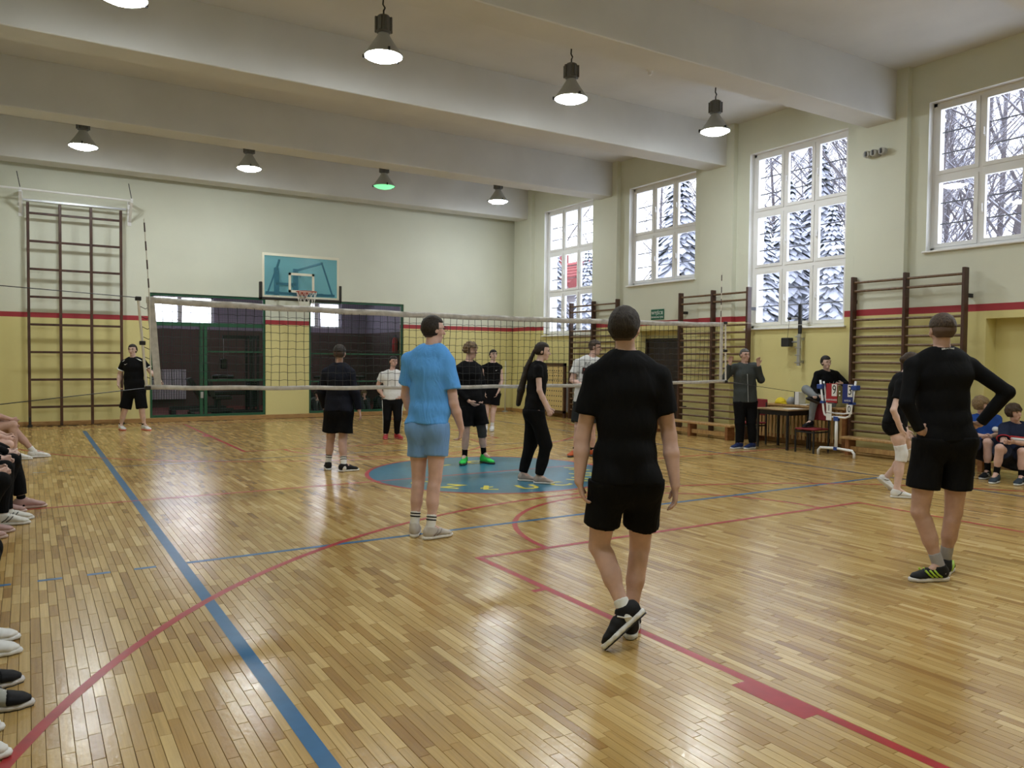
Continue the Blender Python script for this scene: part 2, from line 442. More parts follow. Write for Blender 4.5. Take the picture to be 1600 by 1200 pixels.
for q, (u, v) in enumerate(((0,0),(1,0),(1,1),(0,1))):
    V[:, q, 0] = rest[:, 0]+u*w+(.0012 if u == 0 else -.0012); V[:, q, 1] = rest[:, 1]+v*(rest[:, 2]-GAP)+(.0012 if v == 0 else -.0012); V[:, q, 2] = T[:, q]
    V[:, q+4, 0] = rest[:, 0]+u*w; V[:, q+4, 1] = rest[:, 1]+v*(rest[:, 2]-GAP); V[:, q+4, 2] = -.006
Fq = np.array([(0,1,2,3)]+[(4+k,4+(k+1)%4,(k+1)%4,k) for k in range(4)])
F = (np.arange(nP)[:, None, None]*8+Fq[None]).reshape(-1, 4)
def np_mesh(name, V, F, m=None, smooth=False):
    me = bpy.data.meshes.new(name); n = len(V); k = len(F)
    me.vertices.add(n); me.vertices.foreach_set('co', np.ascontiguousarray(V, dtype=np.float32).ravel())
    me.loops.add(F.size); me.loops.foreach_set('vertex_index', np.ascontiguousarray(F, dtype=np.int32).ravel())
    me.polygons.add(k); me.polygons.foreach_set('loop_start', np.arange(k, dtype=np.int32)*F.shape[1]); me.polygons.foreach_set('loop_total', np.full(k, F.shape[1], dtype=np.int32))
    me.polygons.foreach_set('use_smooth', np.full(k, bool(smooth)))
    me.update(calc_edges=True)
    if m is not None: me.materials.append(m)
    return me
po = bpy.data.objects.new('planks', np_mesh('planks', V.reshape(-1, 3), F, m_oak)); po['kind'] = 'stuff'; link(po, fl)

# painted court lines (thin film of paint on the boards)
def paint(name, col, rough=.3):
    return mat(name, col, rough, noise=.13, nscale=9, spec=.35)
p_blue = paint('blue_line_paint', (.014,.115,.27)); p_red = paint('red_line_paint', (.38,.032,.035)); p_circ = paint('blue_circle_paint', (.03,.15,.23)); p_yel = paint('yellow_letter_paint', (.68,.58,.05))
p_dark = paint('dark_line_paint', (.05,.07,.12))
def strip(name, p0, p1, w, m, z=.0006):
    p0 = np.array([*p0, 0.]); p1 = np.array([*p1, 0.]); d = p1-p0; d /= np.linalg.norm(d); n = np.array([-d[1], d[0], 0])*w/2
    vs = [p0-n, p1-n, p1+n, p0+n]
    return MB().add([(*q[:2], z) for q in vs], [(0,1,2,3)]).build(name, m, fl)
def arc(name, c, r, a0, a1, w, m, z=.0006, n=64):
    vs = []; fs = []
    for i in range(n+1):
        a = math.radians(a0+(a1-a0)*i/n)
        for rr in (r-w/2, r+w/2): vs.append((c[0]+rr*math.cos(a), c[1]+rr*math.sin(a), z))
    for i in range(n): fs.append((2*i, 2*i+1, 2*i+3, 2*i+2))
    return MB().add(vs, fs).build(name, m, fl)
strip('painted_sideline', (0, -9), (0, 9), .075, p_blue, .0008)
strip('painted_sideline', (9.1, -9), (9.1, 9), .06, p_dark, .0008)
strip('painted_attack_line', (.04, -2.98), (9.1, -2.92), .055, p_blue, .0007)
strip('painted_attack_line', (.04, 2.97), (9.1, 2.97), .05, p_dark, .0007)
for k in range(5):
    strip('painted_dash', (-.325-k*.307, -2.98), (-.175-k*.307, -2.98), .05, p_blue); strip('painted_dash', (-.325-k*.307, 2.85), (-.175-k*.307, 2.85), .05, p_dark)
strip('painted_centre_line', (-1.9, 0.0), (11.2, 0.06), .05, p_red, .0011)
for sgn in (-1, 1):
    yb = 9.8*sgn; yf = 3.96*sgn
    strip('painted_lane_line', (2.06, yb), (2.06, yf-.025*sgn), .055, p_red); strip('painted_lane_line', (6.98, yb), (6.98, yf-.025*sgn), .05, p_red)
    strip('painted_free_throw_line', (2.033, yf), (7.005, yf), .055, p_red, .0012)
    strip('painted_baseline', (-2.0, yb), (11.0, yb), .05, p_red, .0013)
    for (yy, hh) in ((4.92, .05), (5.85, .05), (6.91, .42), (7.75, .05)):
        MB().box((1.94, sgn*yy-hh/2, .0002), (2.034, sgn*yy+hh/2, .0007)).build('painted_lane_mark', p_red, fl)
        MB().box((7.004, sgn*yy-hh/2, .0002), (7.1, sgn*yy+hh/2, .0007)).build('painted_lane_mark', p_red, fl)
arc('painted_free_throw_arc', (4.52, -3.96), 1.8, 0, 180, .05, p_red); arc('painted_free_throw_arc', (4.52, 3.96), 1.8, 180, 360, .05, p_red)
arc('painted_three_point_arc', (4.57, -8.02), 6.07, 3, 177, .055, p_red, .0009); arc('painted_three_point_arc', (4.55, 8.08), 6.05, 183, 357, .05, p_red, .0009)
mb = MB(); n = 72
mb.add([(4.5, .02, .0004)]+[(4.5+1.70*math.cos(2*math.pi*k/n), .02+1.70*math.sin(2*math.pi*k/n), .0004) for k in range(n)], [(0, 1+k, 1+(k+1) % n) for k in range(n)])
mb.build('painted_centre_circle', p_circ, fl)
arc('painted_circle_rim', (4.5, .02), 1.71, 0, 360, .055, p_red, .0010)
for ch, ang in zip('CZŁUCHÓW', (-163,-142,-121,-100,-79,-57,-36,-15)):
    a = math.radians(ang); c = (4.5+1.32*math.cos(a), .02+1.32*math.sin(a), .0014)
    text_obj('painted_letter', ch, .40, p_yel, fl, c, (-math.sin(a), math.cos(a), 0), (-math.cos(a), -math.sin(a), 0), .0006, 1.0, .012)
for ch, ang in zip('LO', (106, 72)):
    a = math.radians(ang); c = (4.5+1.05*math.cos(a), .02+1.05*math.sin(a), .0014)
    text_obj('painted_letter', ch, .40, p_yel, fl, c, (math.sin(a), -math.cos(a), 0), (math.cos(a), math.sin(a), 0), .0006, 1.0, .012)

# ------------------------------------------------------------------ doors and recesses in the right-hand wall
m_door = wood('dark_stained_door', (.012,.007,.005), (.028,.016,.010), (4,4,1), .4)
d1 = bpy.data.objects.new('door_1', None); d1.location = (XR+.28, 4.26, 0); link(d1); struct(d1)
MB().box((-.06, -.76, 0), (.02, -.70, 2.09)).box((-.06, .70, 0), (.02, .76, 2.09)).box((-.06, -.76, 2.03), (.02, .76, 2.09)).build('door_frame', m_door, d1)
for s in (-1, 1):
    lf = MB().box((-.03, min(.01*s, .69*s), .01), (.015, max(.01*s, .69*s), 2.02), .006)
    for (a, b) in ((.2, .9), (1.05, 1.85)): lf.box((-.038, min(.12*s, .58*s), a), (-.028, max(.12*s, .58*s), b), .004)
    l_ = lf.build('door_leaf', m_door, d1)
    MB().tube([(-.04, .07*s, 1.02), (-.09, .07*s, 1.02), (-.09, .19*s, 1.02)], .011, 8).build('handle', m_steel, l_)
mb = MB()

# ------------------------------------------------------------------ weight room behind the far wall
YB = 16.2
m_wr = wall_paint('weight_room_paint', (.27,.23,.32), (.1,.05,.05), (.085,.043,.040), 2.37, 2.38)
GW = [(2.2, 3.95, 2.53, 3.4), (6.6, 8.05, 2.53, 3.4)]
mb = MB()
for (a, b, c, d) in wall_cells([.5, 9.9], [-.1, 3.7], GW): mb.box((a, YB, c), (b, YB+.35, d))
struct(mb.build('wall_weight_room_back', m_wr))
struct(MB().box((.5, YF+.25, -.1), (.7, YB, 3.7)).build('wall_weight_room_left', m_wr)); struct(MB().box((8.9, YF+.25, -.1), (9.1, YB, 3.7)).build('wall_weight_room_right', m_wr))
struct(MB().box((.5, YF+.25, 3.6), (9.9, YB+.35, 3.8)).build('ceiling_weight_room', m_ceil))
struct(MB().box((.5, YF, -.1), (9.9, YB, 0)).build('floor_weight_room', mat('red_rubber_floor', (.15,.035,.03), .6, noise=.1)))
for k, (a, b, c, d) in enumerate(GW):
    root = bpy.data.objects.new('window_%d' % (6+k), None); root.location = ((a+b)/2, YB+.1, c); link(root); struct(root)
    W = b-a; H = d-c; fr = MB()
    fr.box((-W/2, 0, 0), (-W/2+.06, .06, H)).box((W/2-.06, 0, 0), (W/2, .06, H)).box((-W/2, 0, 0), (W/2, .06, .06)).box((-W/2, 0, H-.06), (W/2, .06, H)).box((-.16, -.005, 0), (-.04, .065, H))
    fr.build('window_frame', m_white, root)
    MB().box((-W/2+.06, .025, .06), (-.16, .032, H-.06)).build('pane', m_glass, root); MB().box((-.04, .025, .06), (W/2-.06, .032, H-.06)).build('pane', m_glass, root)
# ================================================================== OBJECTS
# ------------------------------------------------------------------ ceiling lamps
m_hous = mat('lamp_housing', (.12,.12,.115), .5); m_refl = mat('lamp_reflector_grey', (.36,.36,.33), .5, metal=.0)
m_lens = mat('lamp_lens_lit', (.9,.9,.85), .3, emit=(.93,.985,1.0), estr=LAMP_STRENGTH); m_lens_g = mat('lamp_lens_green', (.6,.9,.6), .3, emit=(.10,.85,.32), estr=.34)
def make_lamp():
    r = empty('ceiling_lamp', '', 'lamp')
    MB().tube([(0,0,.52), (0,0,.60), (.02,0,.64), (-.01,0,.68), (0,0,.81)], .012, 6).build('hook', m_black, r)
    MB().lathe([(.07,.295), (.10,.31), (.10,.50), (.075,.53)], 12).build('gear_housing', m_hous, r)
    for k in range(8):
        a = math.pi*2*k/8; MB().bar((.105*math.cos(a), .105*math.sin(a), .32), (.105*math.cos(a), .105*math.sin(a), .50), .035, .03, (math.cos(a), math.sin(a), 0)).build('cooling_fin', m_hous, r)
    MB().lathe([(.252,-.012), (.262,-.012), (.264,.012), (.245,.022), (.155,.15), (.085,.262), (.07,.30), (.06,.30), (.075,.262), (.145,.15), (.235,.018)], 32, cap=False).build('reflector', m_refl, r, True)
    MB().lathe([(.005,-.075), (.09,-.068), (.17,-.048), (.225,-.022), (.25,.0), (.25,.004), (.17,.004), (.005,.004)], 28).build('lens', m_lens, r, True)
    for k in range(3):
        a = math.pi*2*k/3+.4; MB().box((-.018,-.012,-.02), (.018,.012,.03)).xf(rz(a), (.268*math.cos(a), .268*math.sin(a), 0)).build('clip', m_black, r)
    return r
lamp0 = make_lamp(); first = True
LX = (-.02, 3.13, 6.25, 9.40)
LY = (.65, 8.15, -6.85)  # last row is unseen behind the camera, kept for its light
ORD = ('first from the left', 'second from the left', 'third from the left', 'nearest the side windows')
for ri, ly in enumerate(LY):
    for xi, lx in enumerate(LX):
        o = lamp0 if first else copy_tree(lamp0); first = False
        o.location = (lx, ly, 5.645)
        o['group'] = 'hall lamps hanging from the ceiling'
        o['label'] = 'bell shaped ceiling lamp in the %s row, %s' % (('nearer', 'farther', 'unseen rear')[ri], ORD[xi])
        if ri == 1 and xi == 2:
            o['label'] = 'bell shaped ceiling lamp glowing green in the farther row'
            for ch in o.children:
                if ch.name.startswith('lens'): ch.data = ch.data.copy(); ch.data.materials[0] = m_lens_g
MB().lathe([(.05,0), (.05,-.03), (.035,-.05), (.03,-.09), (.01,-.1)], 14).xf(None, (7.93, .73, ZC)).build('smoke_detector', m_white)
tag(bpy.data.objects['smoke_detector'], 'small white detector on the ceiling between the lamps', 'detector')

# ------------------------------------------------------------------ wall bars (ladder racks)
m_bar = wood('dark_stained_beech', (.035,.013,.008), (.085,.034,.018), (3,3,1.2), .4); m_rung = wood('worn_rung_wood', (.10,.055,.028), (.19,.11,.055), (2,12,2), .4)
def wall_bars(y0, label):
    r = empty('wall_bars', label, 'wall bars', (11.30, y0, 0), 'wall bars on the window side')
    for k in range(3): MB().box((-.06, k*.955-.025, 0), (.06, k*.955+.025, 3.06), .006).build('upright', m_bar, r)
    for k in (0, 2): MB().box((.06, k*.955-.02, 2.6), (.2, k*.955+.02, 2.66)).box((.06, k*.955-.02, .5), (.2, k*.955+.02, .56)).build('wall_bracket', m_black, r)
    zs = [2.96, 2.81]+[2.31-.148*k for k in range(15)]
    for z in zs:
        for k in range(2):
            mb = MB(); n = 8; vs = []
            for yy in (k*.955+.026, (k+1)*.955-.026):
                for q in range(n): a = 2*math.pi*q/n; vs.append((-.02+.017*math.cos(a), yy, z+.021*math.sin(a)))
            mb.add(vs, [(q, (q+1) % n, (q+1) % n+n, q+n) for q in range(n)]); mb.build('rung', m_rung, r, True)
    return r
wall_bars(-2.76, 'dark wooden wall bars behind the long sleeved man'); wall_bars(1.49, 'dark wooden wall bars beside the black door and the grey jacketed man'); wall_bars(5.58, 'dark wooden wall bars nearest the far corner')

# ------------------------------------------------------------------ benches
m_pine = wood('varnished_pine', (.36,.20,.075), (.56,.36,.15), (2,14,2), .38); m_pine2 = wood('red_pine', (.22,.085,.03), (.34,.15,.055), (3,3,8), .4)
def bench(x, y, L_, label, rot=0.0, h=.31, w=.25):
    r = empty('gym_bench', label, 'bench', (x, y, 0), 'long low gym benches', rot)
    MB().box((-w/2, -L_/2, h-.045), (w/2, L_/2, h), .008).build('seat', m_pine, r)
    for s in (-1, 0, 1): MB().box((-w/2+.02, s*(L_/2-.12)-.035, 0), (w/2-.02, s*(L_/2-.12)+.035, h-.045), .005).build('leg', m_pine2, r)
    MB().box((-.05, -L_/2+.1, .07), (-.012, L_/2-.1, .15)).build('lower_beam', m_pine, r)
    return r
bench(10.86, 2.55, 2.3, 'low pine bench in front of the wall bars by the black door')
bench(10.95, -2.05, 2.15, 'low pine bench in front of the wall bars beside the scoreboard')
bench(10.88, -4.5, 2.6, 'low pine bench under the two seated boys')
bench(-1.62, 3.0, 5.0, 'long bench along the left wall under the farther spectators', h=.42)
bench(-1.62, -3.2, 6.2, 'long bench along the left wall under the nearer spectators', h=.42)

# ------------------------------------------------------------------ climbing frame on the far wall
r = empty('climbing_frame', 'tall dark wooden climbing grid on the far wall behind the net', 'climbing frame', (-.05, 10.46, 0))
for k in range(4): MB().box((-.90+k*.597-.028, -.035, .02), (-.90+k*.597+.028, .035, 4.84), .006).build('upright', m_bar, r)
for i in range(8):
    for k in range(3): MB().box((-.90+k*.597+.028, -.022, .43+.597*i-.024), (-.90+(k+1)*.597-.028, .022, .43+.597*i+.024), .005).build('crossbar', m_bar, r)
for k in (0, 3): MB().box((-.90+k*.597-.045, -.06, 0), (-.90+k*.597+.045, .06, .05)).box((-.90+k*.597-.015, -.08, .0), (-.90+k*.597+.015, -.05, .22)).build('floor_lock', m_black, r)
MB().box((-.98, -.02, 4.86), (1.0, .03, 4.90)).build('top_rail', m_steel, r)
r = empty('ceiling_track', 'white steel track on two wall brackets above the climbing grid', 'track', (0, YF, 5.0))
MB().tube([(-1.75, -.5, .06), (-1.06, -.5, .06), (1.04, -.5, .04)], .022, 8).build('track_tube', m_white, r)
for x in (-1.08, 1.04):
    MB().box((x-.04, -.02, -.45), (x+.04, .0, .1)).bar((x, -.02, -.35), (x, -.52, .02), .05, .05, (1,0,0)).bar((x, 0, .06), (x, -.55, .06), .05, .05, (1,0,0)).build('bracket', m_white, r)
    MB().tube([(x, -.5, .08), (x-.06, -.5, .42)], .008, 6).build('stay_rod', m_black, r)

# ------------------------------------------------------------------ basketball hoop
m_bbw = mat('backboard_white', (.78,.76,.62), .5); m_pad = mat('backboard_padding', (.025,.024,.02), .7); m_teal = mat('teal_steel', (.03,.12,.16), .5); m_rim = mat('rim_red', (.36,.045,.02), .45); m_cord = mat('white_cord', (.75,.72,.66), .8)
def tinted_acrylic():
    m, nt, b = new_mat('blue_tinted_acrylic'); N = nt.nodes; L = nt.links; out = N['Material Output']
    b.inputs['Base Color'].default_value = (.20,.46,.56,1); b.inputs['Roughness'].default_value = .12
    t = N.new('ShaderNodeBsdfTransparent'); t.inputs['Color'].default_value = (.55,.82,.92,1)
    mx = N.new('ShaderNodeMixShader'); mx.inputs[0].default_value = .2
    L.new(t.outputs[0], mx.inputs[1]); L.new(b.outputs[0], mx.inputs[2]); L.new(mx.outputs[0], out.inputs['Surface']); return m
BX, BY, BZ = 4.415, 8.62, 2.92
r = empty('basketball_hoop', 'blue glass basketball backboard and hoop on the far wall', 'basketball hoop', (BX, BY, BZ))
W, H = 1.79, 1.0
MB().box((-W/2+.03, 0, .03), (W/2-.03, .014, H-.03)).build('backboard_pane', tinted_acrylic(), r)
MB().box((-W/2, -.006, 0), (-W/2+.05, .03, H)).box((W/2-.05, -.006, 0), (W/2, .03, H)).box((-W/2+.05, -.006, H-.06), (W/2-.05, .03, H)).box((-W/2+.05, -.006, 0), (W/2-.05, .03, .045)).build('white_border', m_bbw, r)
MB().box((-.30, -.008, .13), (-.245, -.002, .58)).box((.245, -.008, .13), (.30, -.002, .58)).box((-.30, -.008, .525), (.30, -.002, .58)).box((-.30, -.008, .13), (.30, -.002, .185)).build('target_square', m_bbw, r)
pd = MB().box((-W/2-.06, -.03, -.06), (W/2+.06, .06, .0), .01).box((-W/2-.06, -.03, -.06), (-W/2, .06, .34), .01).box((W/2, -.03, -.06), (W/2+.06, .06, .34), .01)
pd.build('edge_padding', m_pad, r)
rim = MB().tube([(.225*math.cos(2*math.pi*k/28), -.39+.225*math.sin(2*math.pi*k/28), .13) for k in range(28)], .010, 8, closed=True)
rim.box((-.09, -.17, .06), (.09, -.01, .135)).bar((-.08, -.02, .03), (-.12, -.19, .12), .02, .02).bar((.08, -.02, .03), (.12, -.19, .12), .02, .02)
ri = rim.build('rim', m_rim, r, False)
nt_ = MB()
for k in range(12):
    for s in (-1, 1):
        pts = []
        for i in range(9):
            t = i/8; rr = .222*(1-t)**.7+.105*(1-(1-t)**.7)+.0; a = 2*math.pi*k/12+s*t*math.pi*2/12*2
            pts.append((rr*math.cos(a), -.39+rr*math.sin(a), .125-.42*t))
        nt_.tube(pts, .0045, 4)
nt_.build('hoop_net', m_cord, ri)
fr = MB()
for x in (-.5, .5):
    fr.bar((x, .05, .03), (x, .05, .98), .05, .05); fr.bar((x, .05, .12), (x*.48+.22, 2.06, .12), .045, .045); fr.bar((x, .05, .85), (x*.48+.22, 2.06, .85), .045, .045); fr.bar((x, .06, .85), (x*1.5, .06, .12), .03, .03)
fr.bar((-.22, .05, .05), (-.22, .05, .95), .05, .04); fr.bar((.22, .05, .05), (.22, .05, .95), .05, .04); fr.bar((-.8, .05, .10), (.8, .05, .10), .06, .05); fr.bar((-.05, 2.05, .5), (.48, 2.05, .5), .06, .05)
for x in (-.02, .46): fr.bar((x, 2.05, .1), (x, 2.05, .9), .12, .05, (1,0,0))
fr.build('support_frame', m_teal, r)

# ------------------------------------------------------------------ volleyball net
m_tape = mat('net_tape', (.55,.53,.50), .85, noise=.18, nscale=14, bump=.3, bscale=18); m_netc = mat('black_net_cord', (.012,.012,.011), .8)
r = empty('volleyball_net', 'volleyball net with dirty white tapes stretched across the hall', 'volleyball net', (0, 0, 0))
def z_top(x): return 2.225-.045*math.sin(math.pi*(x-.1)/8.9)**.8*(1.15-.04*x) if .1 < x < 9 else 2.225
def z_bot(x): return 1.235-.04*math.sin(math.pi*(x-.2)/8.8)**.8 if .2 < x < 9 else 1.235
def tape(zf, x0, x1, h, th, n=60):
    mb = MB(); vs = []
    for i in range(n+1):
        x = x0+(x1-x0)*i/n; z = zf(x)+.004*math.sin(x*7.3)
        for (dy, dz) in ((-th/2, -h/2), (th/2, -h/2), (th/2+.004*math.sin(x*19), 0), (th/2, h/2), (-th/2, h/2), (-th/2-.004*math.sin(x*23), 0)): vs.append((x, dy, z+dz))
    fs = []
    for i in range(n):
        for k in range(6): fs.append((i*6+k, i*6+(k+1) % 6, i*6+6+(k+1) % 6, i*6+6+k))
    fs += [tuple(range(6))[::-1], tuple(n*6+k for k in range(6))]
    return mb.add(vs, fs)
tape(lambda x: z_top(x)-.035, .12, 9.0, .072, .014).build('top_tape', m_tape, r, True)
tape(z_bot, .10, 9.06, .050, .024).build('bottom_tape', m_tape, r, True)
MB().add([(.12,-.008,2.22),(.20,-.008,2.22),(.27,-.008,1.23),(.20,-.008,1.23),(.12,.008,2.22),(.20,.008,2.22),(.27,.008,1.23),(.20,.008,1.23)], [(0,3,2,1),(4,5,6,7),(0,1,5,4),(1,2,6,5),(2,3,7,6),(3,0,4,7)]).build('side_tape', m_tape, r)
MB().box((8.93,-.008,1.22), (8.99,.008,2.23)).build('side_tape', m_tape, r)
MB().tube([(.04,0,2.21), (.12,0,1.22)], .014, 8).build('end_rod', m_cord, r); MB().tube([(9.05,0,2.23), (9.08,0,1.22)], .014, 8).build('end_rod', m_cord, r)
for (x, z) in ((.04, 2.20), (.08, 1.72), (.13, 1.23), (9.05, 2.22), (9.06, 1.75), (9.08, 1.23)): MB().box((x-.03, -.025, z-.022), (x+.03, .025, z+.022), .005).build('end_clip', m_black, r)
for k in range(8):
    z = 2.12-.11*k; MB().tube([(.05+.01*k, 0, z), (.11+.01*k, 0, z-.03), (.17+.008*k, 0, z)], .004, 5).build('lacing_cord', m_netc, r)
    MB().tube([(8.97, 0, z), (9.01, 0, z-.02), (9.06, 0, z)], .004, 5).build('lacing_cord', m_netc, r)
nm = MB(); nv = 88
for i in range(nv):
    x = .28+.0985*i
    if x > 8.93: break
    sh = max(0, .27-.03*i)*0
    pts = [(x+.010*math.sin(j*1.1+i*.9)*.6, .012*math.sin(j*.7+i*.5), z_top(x)-.06-(z_top(x)-.06-z_bot(x)-.02)*j/5) for j in range(6)]
    nm.tube(pts, .0036, 3, caps=False)
for j in range(1, 10):
    pts = []
    for i in range(0, 2*nv+1):
        x = .24+.04925*i
        if x > 8.95: break
        z = z_bot(x)+(z_top(x)-.05-z_bot(x))*j/10-.006*(1-math.cos(math.pi*i))*.5*0+.007*math.sin(i*math.pi*.5+j)*.5
        pts.append((x, .012*math.sin(j*.7+i*.25), z-(.006 if i % 2 else 0)))
    nm.tube(pts, .0036, 3, caps=False)
nm.build('net_mesh', m_netc, r, stuff=True)
MB().tube([(.04,0,2.21), (-2.5,0,2.33)], .005, 5).build('top_cable', m_black, r); MB().tube([(.12,0,1.23), (-2.5,0,.94)], .005, 5).build('bottom_cable', m_black, r)
MB().tube([(9.05,0,2.23), (11.5,.28,2.27)], .004, 5).build('top_cable', m_cord, r); MB().tube([(9.08,0,1.23), (11.42,.42,1.0)], .005, 5).build('bottom_cable', m_black, r)
for (x, dx) in ((.10, -.05), (8.92, 0)):
    an = MB().tube([(x+.06*(x < 1), -.02, 1.25), (x+.05*(x < 1), -.02, 2.22), (x, -.02, 3.06)], .006, 6).build('antenna', m_cord, r)
    for k in range(4):
        z = 2.32+.2*k; xx = x+.05*(x < 1)*(3.06-z)/.84
        MB().tube([(xx, -.02, z), (xx-.006*(x < 1), -.02, z+.1)], .0075, 6).build('dark_band', mat('antenna_band', (.05,.02,.02), .5), an)

# ------------------------------------------------------------------ exit sign, wall fittings
m_sign = mat('exit_sign_green', (.005,.115,.065), .4); m_ink = mat('white_print', (.82,.82,.80), .6); m_inkb = mat('black_print', (.012,.012,.014), .6)
r = empty('exit_sign', 'green emergency exit sign on the wall above the black door', 'sign', (XR-.008, 4.36, 2.64))
MB().box((-.008, -.22, -.12), (.007, .22, .12), .003).build('sign_panel', m_sign, r)
text_obj('lettering', 'WYJŚCIE', .105, m_ink, r, (-.0095, 0, .03), (0,-1,0), (0,0,1), .002, .95)
text_obj('lettering', 'EWAKUACYJNE', .058, m_ink, r, (-.0095, 0, -.065), (0,-1,0), (0,0,1), .002, 1.0)
r = empty('emergency_light', 'twin headed emergency light high on the wall between windows', 'light fitting', (XR-.12, -1.2, 5.13))
MB().box((-.05, -.06, -.05), (.0, .06, .06), .008).build('body', m_steel, r)
m_grey = mat('pale_grey_plastic', (.42,.42,.40), .5)
for y in (-.13, .02, .15):
    h_ = MB().lathe([(.055,-.05), (.06,-.045), (.06,.045), (.05,.05)], 16).xf(np.array([[0,0,-1],[1,0,0],[0,1,0]]), (-.08, y, .01)).build('lamp_head', m_grey, r, False)
    MB().box((-.15, y-.012, -.03), (-.128, y+.012, .05)).build('grille', m_black, h_)
tag(MB().tube([(XR-.03,-.745,5.66), (XR-.03,-.745,3.5), (XR-.04,-.74,3.45), (XR-.03,-.74,2.2), (XR-.03,-.735,.1)], .014, 6).build('wall_cable', m_black), 'black cable running down the wall beside the tall window', 'cable')
r = empty('net_winch', 'rack and crank for tensioning the net on the wall below the window', 'winch', (XR, .33, 0))
MB().box((-.14, -.03, 1.5), (-.09, .03, 2.1)).box((-.09, -.02, 1.55), (.0, .02, 1.6)).box((-.09, -.02, 1.98), (.0, .02, 2.03)).build('rack', m_steel, r)
MB().box((-.13, -.032, 2.1), (-.075, .032, 2.66), .01).build('sliding_post', m_black, r)
MB().box((-.22, .16, 1.86), (-.08, .34, 2.03), .01).build('crank_box', m_black, r); MB().tube([(-.12, .0, 1.95), (-.12, .2, 1.95)], .018, 6).build('shaft', m_steel, r)
for z in (1.56, 1.7, 1.84, 2.05): MB().tube([(-.14, -.06, z), (-.14, .07, z)], .012, 6).build('tooth', m_steel, r)
MB().lathe([(.03,-.03), (.05,0), (.03,.03)], 10).xf(None, (-.13, .22, 2.4)).build('pulley', m_black, r); MB().tube([(-.13, .03, 2.4), (-.13, .2, 2.4)], .01, 6).build('pulley_arm', m_steel, r)
MB().tube([(-.13, .22, 2.37), (-.14, .25, 2.03)], .004, 5).build('wire', m_black, r)
tag(MB().tube([(XR-.02,-.70,2.2), (XR-.05,-.70,2.1), (XR-.05,-.70,1.35)], .016, 6).build('window_crank', m_white), 'white window crank rod hanging right of the tall window', 'crank')

# ------------------------------------------------------------------ radiator and perforated board by the far corner
r = empty('radiator', 'white ribbed radiator beside the perforated board', 'radiator', (11.40, 8.30, 0))
for k in range(18): MB().box((-.06, -.72+k*.085-.03, .14), (.06, -.72+k*.085+.03, .94), .018).build('rib', m_white, r)
MB().tube([(0, -.76, .2), (0, .76, .2)], .02, 8).build('pipe', m_white, r); MB().tube([(0, -.76, .88), (0, .8, .88), (0, .8, 0)], .02, 8).build('pipe', m_white, r)
m_ply = mat('yellow_board', (.62,.47,.20), .55, noise=.06)
r = empty('perforated_board', 'yellow perforated board in a dark frame leaning before the radiator', 'board', (11.22, 8.17, 0))
MB().box((-.03, -.56, 0), (.03, -.48, 1.47)).box((-.03, .48, 0), (.03, .56, 1.47)).box((-.03, -.56, 1.39), (.03, .56, 1.47)).box((-.03, -.56, .12), (.03, .56, .19)).build('frame', m_bar, r)
MB().prism([(-.48,.19),(.48,.19),(.48,1.33),(.42,1.39),(-.42,1.39),(-.48,1.33)], -.012, .012).xf(np.array([[0,0,1],[1,0,0],[0,1,0]])).build('panel', m_ply, r)
hl = MB()
for i in range(8):
    for j in range(8):
        hl.lathe([(.021,-.003), (.021,.003)], 8).v[-16:]
        n0 = len(hl.v)-16
        for q in range(16):
            x, y, z = hl.v[n0+q]; hl.v[n0+q] = (-.0125+z*.3, -.38+i*.108+x, .30+j*.137+y)
hl.build('holes', m_inkb, r, stuff=True)

r = empty('corner_post', 'thin cream post standing in the far corner behind the sleeveless player', 'post', (11.05, 10.42, 0))
MB().tube([(0,0,.03), (0,0,1.5)], .022, 8).build('pole', mat('cream_paint', (.66,.62,.45), .5), r, True); MB().lathe([(.09,0), (.09,.02), (.03,.035)], 14).build('foot', m_steel, r)
# ------------------------------------------------------------------ radiator cover under the tall window, things on it
r = empty('radiator_cover', 'slatted wooden radiator cover under the tall window', 'radiator cover', (11.32, .2, 0))
MB().box((-.16, -1.02, .73), (.17, 1.02, .77), .006).build('top_shelf', m_pine, r)
MB().box((-.12, -1.0, .64), (-.10, 1.0, .73)).build('upper_rail', m_pine2, r); MB().box((-.12, -1.0, .12), (-.10, 1.0, .2)).build('lower_rail', m_pine2, r)
for s in (-1, 1): MB().box((-.13, s*.98-.03, 0), (.16, s*.98+.03, .73)).build('end_panel', m_pine2, r)
for k in range(23): MB().box((-.14, -.93+k*.0845-.027, .13), (-.12, -.93+k*.0845+.027, .72), .004).build('slat', m_pine, r)
r = empty('yellow_cap', 'crumpled yellow cap lying on the radiator cover', 'cap', (11.3, .66, .772))
MB().lathe([(.11,.0), (.10,.05), (.06,.10), (.01,.12)], 14).build('crown', mat('yellow_cloth', (.72,.55,.02), .8), r, True); MB().box((-.10,-.22,.0), (.10,-.08,.02), .006).build('peak', mat('yellow_cloth', (.72,.55,.02), .8), r)
r = empty('folder_box', 'white box file with black spine on the radiator cover', 'box', (11.3, .22, .772))
MB().box((-.1,-.05,0), (.1,.04,.24), .004).build('box', m_white, r); MB().box((-.102,.04,0), (.102,.052,.24)).build('spine', m_inkb, r)
tag(MB().box((11.2,.0,.772), (11.42,.15,.79)).build('notebook', m_ink), 'white notebook lying beside the box file', 'notebook')
tag(MB().lathe([(.002,.14), (.05,.13), (.085,.07), (.09,.0), (.002,0)][::-1], 14).xf(None, (11.3,.41,.772)).build('grey_beanie', mat('grey_cloth', (.33,.34,.36), .9), None, True), 'grey knitted hat between the yellow cap and the box file', 'hat')

